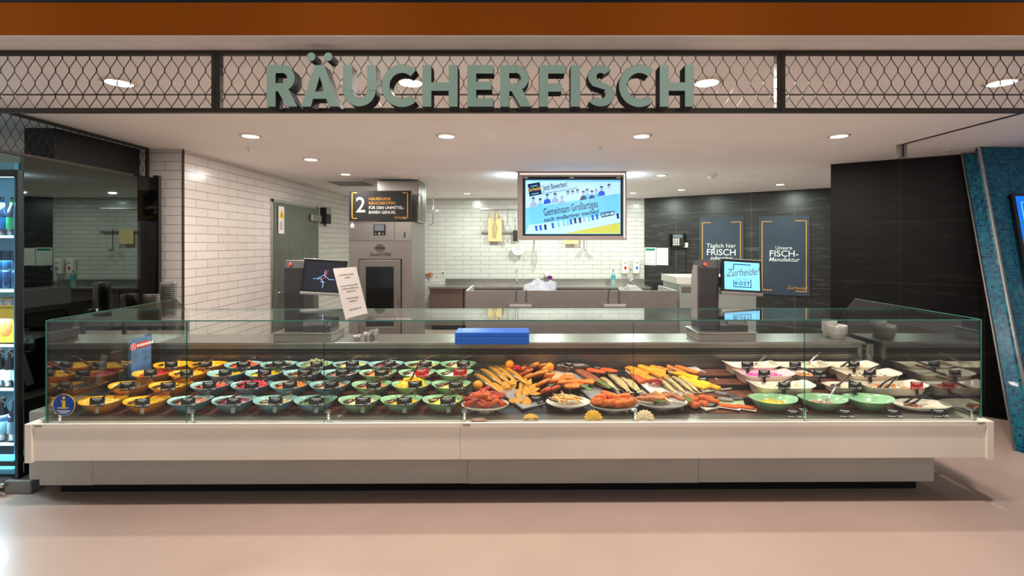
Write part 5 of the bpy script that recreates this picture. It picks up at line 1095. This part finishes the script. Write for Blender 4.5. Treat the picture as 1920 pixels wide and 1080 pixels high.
Y=3.74; x=(1733-CX)*Y/F; t=MB().lathe([(0,0),(.5,.0),(.8,.015),(1,.045),(.985,.048),(.78,.022),(.5,.010),(0,.010)],44,sx=.225,sy=.12).build('oval_dish',M_melamine,loc=(x,Y,DK[0]),smooth=True); tag(t,'shallow white oval dish at the right end of the front row','dish')
heap('few brown pickles in the shallow white dish',(x-.07,Y,DK[0]),[(170,90,50),(226,160,120),Dk],'lump',20,rx=.07,ry=.05,h=.012,z0=.022,size=.012,seed=9)
utensil('tongs',(x-.02,Y+.01,DK[0]+.06),.25,'black tongs lying across the shallow white dish',.1); card((x-.02,Y-.20,.570),'black price card before the shallow white dish',lean=.5,yaw=-.12,s=1.05)
# ---------------------------------------------------------------- info sticker on the left pane
Y=GY_-.0035; st=thing('info_sticker','round blue sticker with yellow letter i on the left front pane','sticker',((118.5-CX)*(Y-.03)/F,Y,H-(760-CY)*(Y-.03)/F))
MB().cyl((0,.0025,0),(0,.0005,0),.078,n=48).build('disc',mat('sticker_blue',(8,70,160),.35),st); MB().arc(0,0,.0765,.0795,0,360,.0002,.0026,n=48).build('rim',mat('sticker_yellow',(246,200,40),.4),st)
sy_=MATS['sticker_yellow']; MB().cyl((0,0,.052),(0,-.0006,.052),.0105,n=20).box(-.011,-.0006,-.02,.011,0,.034).box(-.019,-.0006,.024,0,0,.034).box(-.021,-.0006,-.026,.021,0,-.016).build('letter_i',sy_,st)
text('lettering','LM',.018,M_whiteink,st,(-.034,-.0006,-.021),depth=.0002); text('lettering','V',.018,M_whiteink,st,(.031,-.0006,-.021),depth=.0002); mb=MB()
for i in range(3): mb.box(-.05+.012*i,-.0006,-.042-i*.009,.05-.012*i,0,-.038-i*.009)
mb.build('small_print',M_whiteink,st)
# ---------------------------------------------------------------- leaning poster stand at the left end inside the counter
ls=thing('poster_stand','dark stand with blue sea poster and price strip inside left end','stand',(-3.0,4.12,.665))
x0=(240-CX)*4.3/F; 
p0=Vector(((244-CX)*4.15/F,4.15,0)); p1=Vector(((290-CX)*4.42/F,4.42,0)); dd=p1-p0; ang=math.atan2(dd.y,dd.x); L=dd.length
ls.location=(p0.x,p0.y,.69); ls.rotation_euler=(0,0,ang)
MB().box(0,.0,0,L,.012,.36).box(-.02,.012,.30,L+.03,.03,.37).build('board',mat('stand_blue_grey',(60,84,110),.4,var=.1),ls,bev=.002)
MB().box(.012,-.003,.012,L-.012,-.0005,.345).build('poster',mat('sea_poster',(90,128,170),.3,var=.35,vscale=9,stretch=(1,1,2.5)),ls)
MB().box(.03,-.005,.255,L-.03,-.0032,.305).build('title_panel',mat('poster_red',(196,40,30),.4),ls); text('lettering','A',.05,M_whiteink,ls,(.06,-.0055,.28),depth=.0003); MB().arc(.06,.28,.026,.030,0,360,-.0058,-.005,n=20).build('ring_emblem',M_whiteink,ls)
for i_ in range(7): MB().box(.10+.027*i_,-.0058,.268,.12+.027*i_,-.005,.292).build('lettering',M_whiteink,ls)
sd_=thing('price_strip_holder','slanted holder with long white price strip at left end inside','holder',((193-CX)*4.0/F,4.0,.71),-.2)
MB().prism([(-.0,-.04),(.05,-.04),(.12,.26),(.03,.26)],-.0,.10).build('body',mat('holder_dark',(36,40,42),.4),sd_); MB().prism([(-.035,.0),(.02,-.02),(.085,.235),(.03,.25)],-.006,-.001).build('strip',mat('strip_grey',(196,206,200),.4,var=.06,vscale=30),sd_)
# ---------------------------------------------------------------- on the worktop
M_bluebox=mat('blue_board',(0,84,190),.35,var=.03)
bb=thing('blue_board_stack','bright blue thick cutting board lying over the worktop edge','cutting board',((924-CX)*4.40/F,4.40,.9445))
MB().box(-.345,0,0,.345,.24,.070).build('board',M_bluebox,bb,bev=.004); MB().box(-.345,.0,.0715,.345,.24,.112).build('upper_board',M_bluebox,bb,bev=.006)
def cupstack(px,pyb,Y,n,r,step,label,m=M_cup,h=.12,name='cup_stack',group=None):
    x=(px-CX)*Y/F; t=thing(name,label,'cups',(x,Y,WT+.001),0,group)
    for i in range(n): MB().lathe([(0,i*step),(r*.72,i*step),(r,i*step+h),(r*1.05,i*step+h),(r*1.05,i*step+h+.004),(r*.98,i*step+h)],20).build('cup',m,t,smooth=True)
    return t
cupstack(322,0,4.74,24,.070,.0185,'tallest stack of clear plastic cups near the left wall',group='clear cup stacks'); cupstack(290,0,4.80,17,.070,.019,'wide middle tall stack of clear plastic cups at left',group='clear cup stacks'); cupstack(296,0,4.60,11,.062,.018,'shorter front stack of clear plastic cups at left',group='clear cup stacks'); cupstack(272,0,4.62,6,.060,.018,'lowest stack of clear plastic cups at left end',group='clear cup stacks')
cupstack(691,0,4.62,3,.042,.010,'small stack of clear tubs beside the left scale, left one',h=.05,group='clear tubs'); cupstack(704,0,4.66,4,.042,.012,'small stack of clear tubs beside the left scale, right one',h=.05,group='clear tubs'); cupstack(672,0,4.60,2,.042,.010,'two clear tubs next to the left scale base',h=.035,group='clear tubs')
M_frost=mat('frosted_tub',(226,222,216),.3,coat=.4,trans=.5)
cupstack(1574,0,4.66,8,.085,.010,'broad stack of frosted plastic tubs at right end',M_frost,.06,group='frosted tubs'); cupstack(1560,0,4.76,9,.065,.013,'taller narrow stack of frosted tubs behind the broad one',M_frost,.06,group='frosted tubs')
# scales
def scale(px,label,on):
    Y=4.70; s=thing('counter_scale',label,'scale',((px-CX)*Y/F,Y,WT+.001)); x0=-.02
    base=MB().box(-.05,-.18,0,.50,.16,.075).build('weighing_base',M_steel_panel,s,bev=.006)
    MB().box(-.06,-.19,.0755,.51,.17,.088).build('weighing_plate',M_steel,s,bev=.003)
    prof=[(-.06,.0885),(.16,.0885),(.17,.30),(.15,.55),(.10,.76),(-.03,.78),(-.07,.70),(-.075,.45),(-.06,.25)]
    MB().prism(prof,0.0,.185,ax='x',M=None).build('column',mat('anthracite_plastic',(58,56,58),.38,.2,var=.05),s,bev=.014,seg=3)
    MB().prism([(-.02,.2),(.14,.22),(.13,.6),(.08,.72),(-.02,.72),(-.03,.5)],-.012,-.001,ax='x').build('side_panel',mat('grey_plastic',(128,126,124),.4),s,bev=.006)
    MB().cyl((.055,-.062,.735),(.055,-.078,.732),.017,n=20).build('round_button',mat('coral_emblem',(226,100,80),.4,coat=.2),s)
    sc=MB().box(-.205,0,-.155,.205,.035,.155).build('display',M_blackgloss,s,(.40,-.10,.62),(R(-8),R(3.5),R(4)),bev=.008)
    MB().box(-.21,-.004,-.185,.21,.045,-.156).build('lower_rim',M_steel_d,sc,bev=.004); MB().box(-.21,-.004,.156,.21,.045,.166).build('upper_rim',M_steel,sc,bev=.003)
    if on:
        MB().box(-.178,-.003,-.135,.178,-.0008,.135).build('screen',SB,sc); k=MB(); y0,y1=-.0052,-.0035
        k.box(-.09,y0,.108,.09,y1,.116).box(-.09,y0,.06,-.083,y1,.108).box(-.09,y0,-.11,.09,y1,-.103).box(-.09,y0,-.103,-.083,y1,-.045).box(.083,y0,-.103,.09,y1,-.03)
        k.build('logo_lines',navy,sc); text('logo_script','Zurheide!',.105,mat('logo_grey',(90,100,105),.5),sc,(0,-.0045,.035),shear=.45,sx=.8,depth=.0003,rot=(R(90),R(-6),0)); text('logo_word','FEINE',.042,mat('logo_light',(130,170,190),.5),sc,(.0,-.0045,-.035),depth=.0003,space=1.2); text('logo_word','KOST',.05,navy,sc,(.0,-.0045,-.075),depth=.0003,space=1.3,bold=.001)
    else:
        MB().box(-.178,-.003,-.135,.178,-.0008,.135).build('screen',mat('dark_screen',(20,22,30),.1,coat=.5,emit=(24,26,36),estr=.3),sc); k=MB(); rr=random.Random(5); y0,y1=-.005,-.0035
        def stroke(P,w0,mi=0):
            for (a,b),(c,d) in zip(P,P[1:]): k.tube([(a,y0,b),(c,y0,d)],w0,4,mi=mi)
        stroke([(-.10,-.03),(-.05,-.02),(-.02,-.0),(.0,.01),(.01,.06)],.002,0); stroke([(.0,.01),(.03,.05),(.035,.06)],.002,1); stroke([(.0,.01),(.04,-.02),(.05,-.03),(.10,-.028)],.002,0); stroke([(-.03,-.02),(-.01,-.05),(0,-.08),(-.005,-.11)],.0025,0); stroke([(-.02,-.03),(.015,-.01),(.02,.03)],.003,1); stroke([(-.03,-.055),(-.01,-.05),(.01,-.06)],.002,0); stroke([(-.06,-.04),(-.03,-.015)],.002,0)
        k.build('screen_picture',[scol('splash_blue',(150,190,255),.9),scol('splash_red',(200,80,90),.8)],sc)
    MB().box(.18,.03,.50,.34,.08,.60).build('display_arm',MATS['anthracite_plastic'],s)
    # keypad, printer, label window under the display
    MB().prism([(-.10,.089),(.12,.089),(.12,.20),(-.04,.22),(-.10,.14)],.19,.46,ax='x').build('printer',MATS['anthracite_plastic'],s,bev=.01)
    MB().box(.26,-.105,.15,.42,-.075,.20).build('label_window',M_steel_d,s,bev=.002); MB().cyl((.37,-.108,.195),(.37,-.104,.195),.012,n=16).build('yellow_sticker',mat('bright_yellow',(240,220,0),.4),s)
    MB().box(.20,-.14,.27,.42,.06,.283).build('tray',M_steel,s,bev=.004)
    return s
scale(543,'left counter scale with dark touch display, column at its left',False); scale(1310,'right counter scale with bright blue touch display',True)
# folded notice in acrylic stand on the top glass
ns=thing('notice_stand','tilted white notice with printed lines standing on the top glass','notice',(-1.295,3.47,GT+.001))
A=Vector((-1.295,3.475,GT+.001)); B=Vector((-1.203,3.70,GT+.001)); u_=(B-A).normalized(); wdt=(B-A).length
lean=Vector((-.30,.10,1)).normalized(); n_=u_.cross(lean).normalized(); up_=n_.cross(u_)*-1 if False else lean
Mx=Matrix((u_,n_,lean)).transposed().to_4x4(); Mx.translation=A; ns.matrix_world=Mx; ns.location=A
HH=.385
MB().box(0,0,0,wdt,.002,HH).build('sheet',M_paper,ns); MB().box(-.002,.0022,0,wdt+.002,.004,HH+.003).build('acrylic_back',M_clear,ns)
Lf=.1
MB().prism([(0,0),(wdt,0),(wdt,.003),(0,.003)],-Lf*.2,Lf*.9).build('acrylic_foot',M_clear,ns)
side=-1 if n_.dot(Vector((0,-1,0)))<0 else 1
ty=-.0006 if n_.y>0 else .0026
for i,(s_,fz,fs) in enumerate((('Liebe Kundinnen und',.86,.022),('Kunden!',.80,.022),('Bitte sprechen Sie uns an,',.64,.021),('unsere Bedienung steht an',.58,.021),('der Fischtheke.',.52,.021),('Vielen Dank für Ihr',.38,.021),('Verständnis!',.32,.021),('Ihr Zurheide Team',.16,.021))):
    text('lettering',s_,fs,M_ink,ns,(wdt/2,ty,HH*fz),rot=(R(90),0,0) if n_.y>0 else (R(90),0,R(180)),depth=.0003,sx=.8)
# ================================================================ turn the counter by half a degree
bpy.context.view_layer.update()
RM=Matrix.Translation((0,GY_,0))@Matrix.Rotation(.0078,4,'Z')@Matrix.Translation((0,-GY_,0))
for o in CASE_LIST:
    if o.parent is None: o.matrix_world=RM@o.matrix_world.copy()
CASE[0]=False
# ================================================================ LEFT: fridge, smoked mirror wall
fx=-3.81; ma=math.pi/2+.0145
sw=thing('smoked_mirror_panel','tall smoked black mirror panel at left reflecting the shop','mirror',(-3.828,3.64,0),ma)
ML=1.36
MB().box(0,0,.10,ML*.80,.03,2.55).build('mirror_face',M_mirror,sw); MB().box(ML*.801,0,.10,ML,.03,2.57).build('dark_strip',mat('dark_strip_mirror',(58,56,56),.05,1),sw); MB().box(ML,-.01,.10,ML+.04,.05,2.60).build('edge',M_black,sw)
MB().box(.75,.031,.10,ML,.5,2.54).build('carcass',M_black,sw); MB().box(.0,.0,0.0,ML+.03,.05,.099).build('plinth',mat('light_plinth',(126,126,122),.5),sw)
wb=MB().box(-4.52,4.3,2.56,-4.25,5.26,CEIL-.001).build('black_cabinet_housing',M_black); tag(wb,'black box housing above mirror panel behind the wire mesh','housing')
fr_=thing('drinks_fridge','lit drinks fridge with bottles at the left edge of view','fridge',(-4.35,3.6,0)) 
q=-fx-4.35*1 # right inner edge, local
x1=.535; x0=-.75
MB().box(x0,.55,.12,x1-.06,.70,2.50).box(x0,.02,2.44,x1-.06,.55,2.50).box(x0,.02,.12,x1-.06,.55,.20).box(x1-.07,.02,.2,x1-.055,.549,2.43).build('cabinet',mat('fridge_inside',(90,160,184),.4),fr_)
MB().box(x1-.02,-.02,.10,x1+.004,.02,2.44).box(x0,-.02,2.39,x1-.02,.02,2.44).box(x0,-.02,.20,x1-.02,.02,.235).build('door_frame',mat('fridge_frame',(52,58,60),.25,.7),fr_,bev=.003)
MB().box(x0,-.012,.235,x1-.022,-.004,2.39).build('door_glass',glassmat('fridge_glass',(.95,.98,1),.03),fr_)
def fz(py,Y=3.68): return H-(py-CY)*Y/F
shz=[fz(441),fz(541),fz(642),fz(723),fz(824)]
for z in shz: MB().box(x0,.03,z-.02,x1-.072,.54,z-.012).build('shelf',M_steel_d,fr_); 
M_shl=mat('shelf_light',(220,240,250),.4,emit=(190,235,255),estr=1.6)
for z in shz: MB().box(x0,.018,z-.022,x1-.072,.029,z-.004).build('shelf_edge',M_shl,fr_)
MB().box(x0,.03,fz(333),x1-.072,.07,fz(309)).build('lamp_panel',mat('fridge_lamp',(255,255,255),.4,emit=(225,245,255),estr=3),fr_)
MB().box(x0,-.008,fz(879,3.6),x1-.05,.01,fz(853,3.6)).build('light_box',mat('fridge_lightbox',(120,210,240),.4,emit=(90,200,245),estr=1.5),fr_)
MB().box(x0,-.006,.03,x1,.3,.10).build('base_panel',mat('light_plinth',(126,126,122),.5),fr_,bev=.004); MB().cyl((x0,-.06,.075),(x1-.05,-.06,.075),.018).build('bumper_bar',M_steel,fr_)
MB().box(x1-.08,-.04,-.0,x1+.12,.14,.10).build('foot',mat('light_plinth',(120,120,118),.5),fr_,bev=.01)
for z in (2.2,1.75,1.3,.9,.55): lamp('fridge_light',(-4.12,3.69,z),11,(.62,.9,1),.3,(0,0,0)).parent=None
def bottle(x,y,z,h,r,glass,labelc,label,kind='bottle',grp=None,txt=None,swing=False,neckc=None):
    t=thing('beer_bottle' if kind=='bottle' else 'drink_can',label,kind,(x,y,z),0,grp)
    if kind=='bottle':
        MB().lathe([(0,0),(r,0),(r,h*.52),(r*.9,h*.60),(r*.42,h*.78),(r*.36,h*.95),(r*.42,h*.96),(r*.40,h),(0,h)],20).build('glass',glass,t,smooth=True)
        MB().lathe([(r*1.01,h*.16),(r*1.01,h*.46)],20).build('paper_label',labelc,t,smooth=True)
        if neckc: MB().lathe([(r*.46,h*.78),(r*.38,h*.92),(r*.38,h*.93)],16).build('neck_label',neckc,t,smooth=True)
        if swing: MB().tube([(-r*.5,-r*.2,h*.80),(-r*.75,-r*.3,h*.9),(0,-r*.5,h*1.0),(r*.75,-r*.3,h*.9),(r*.5,-r*.2,h*.80)],.003,5).cyl((0,0,h),(0,0,h+.018),.012,mi=0).build('swing_top',M_white_gloss,t)
    else: MB().lathe([(0,0),(r*.9,0),(r,.01),(r,h-.012),(r*.85,h),(0,h)],20).build('body',glass,t,smooth=True)
    if txt: text('lettering',txt,.03,M_whiteink,t,(0,-r-.003,h*.33),depth=.001,bold=.0008)
    return t
bg=mat('dark_bottle_glass',(20,40,60),.08,coat=.6,spec=.6); bl=mat('blue_label',(0,90,150),.4,var=.1,vscale=30); gl=mat('green_label',(30,150,90),.4); wl=mat('pale_label',(200,214,206),.5,var=.12,vscale=60); cn=mat('dark_blue_can',(30,80,120),.25,.6,var=.2,vscale=12)
def bx(px,Y=3.70): return (px-CX)*Y/F
bottle(bx(3),3.70,shz[0],.30,.040,bg,bl,'blue labelled bottle on the top fridge shelf','bottle','bottles in the fridge','CH\nSS',neckc=bl)
bottle(bx(24),3.70,shz[0],.30,.036,bg,gl,'green labelled bottle on the top fridge shelf','bottle','bottles in the fridge',None,neckc=gl)
for j,(px,yy) in enumerate(((-2,3.70),(16,3.70),(33,3.70))):
    for k,zz in enumerate((shz[1],shz[1]+.155)):
        bottle(bx(px),yy,zz,.14,.034,cn,cn,'dark blue can on the second shelf, %s tier, %s'%(('lower','upper')[k],('left','middle','right')[j]),'can','cans in the fridge')
cz=shz[2]
ct=thing('yellow_carton','yellow drinks carton with an orange picture on the middle fridge shelf','carton',(bx(15),3.70,cz)); MB().box(-.10,-.03,0,.105,.12,.34).build('box',mat('yellow_print',(246,206,40),.45,var=.12,vscale=8),ct,bev=.003)
MB().box(-.10,-.032,.29,.105,-.0305,.335).build('top_pattern',mat('white_black_print',(230,226,210),.5,var=.8,vscale=26),ct); MB().ball((.01,-.031,.12),(.055,.002,.075),16,10).build('orange_picture',mat('orange_print',(226,110,40),.5,var=.2,vscale=20),ct)
text('lettering','Hilft durch und durch',.016,M_ink,ct,(.0,-.0315,.27),depth=.0005,shear=.3)
for j,px in enumerate((2,20,37)): bottle(bx(px),3.70,shz[3],.27,.037,bg,wl,'dark swing top bottle on the fourth shelf, %s'%('left','middle','right')[j],'bottle','bottles in the fridge',None,swing=True)
for j,px in enumerate((6,29)): bottle(bx(px),3.70,shz[4],.31,.045,bg,mat('ring_label',(90,120,130),.4),'dark swing top bottle with round label on the lowest shelf, %s'%('left','right')[j],'bottle','bottles in the fridge',None,swing=True)
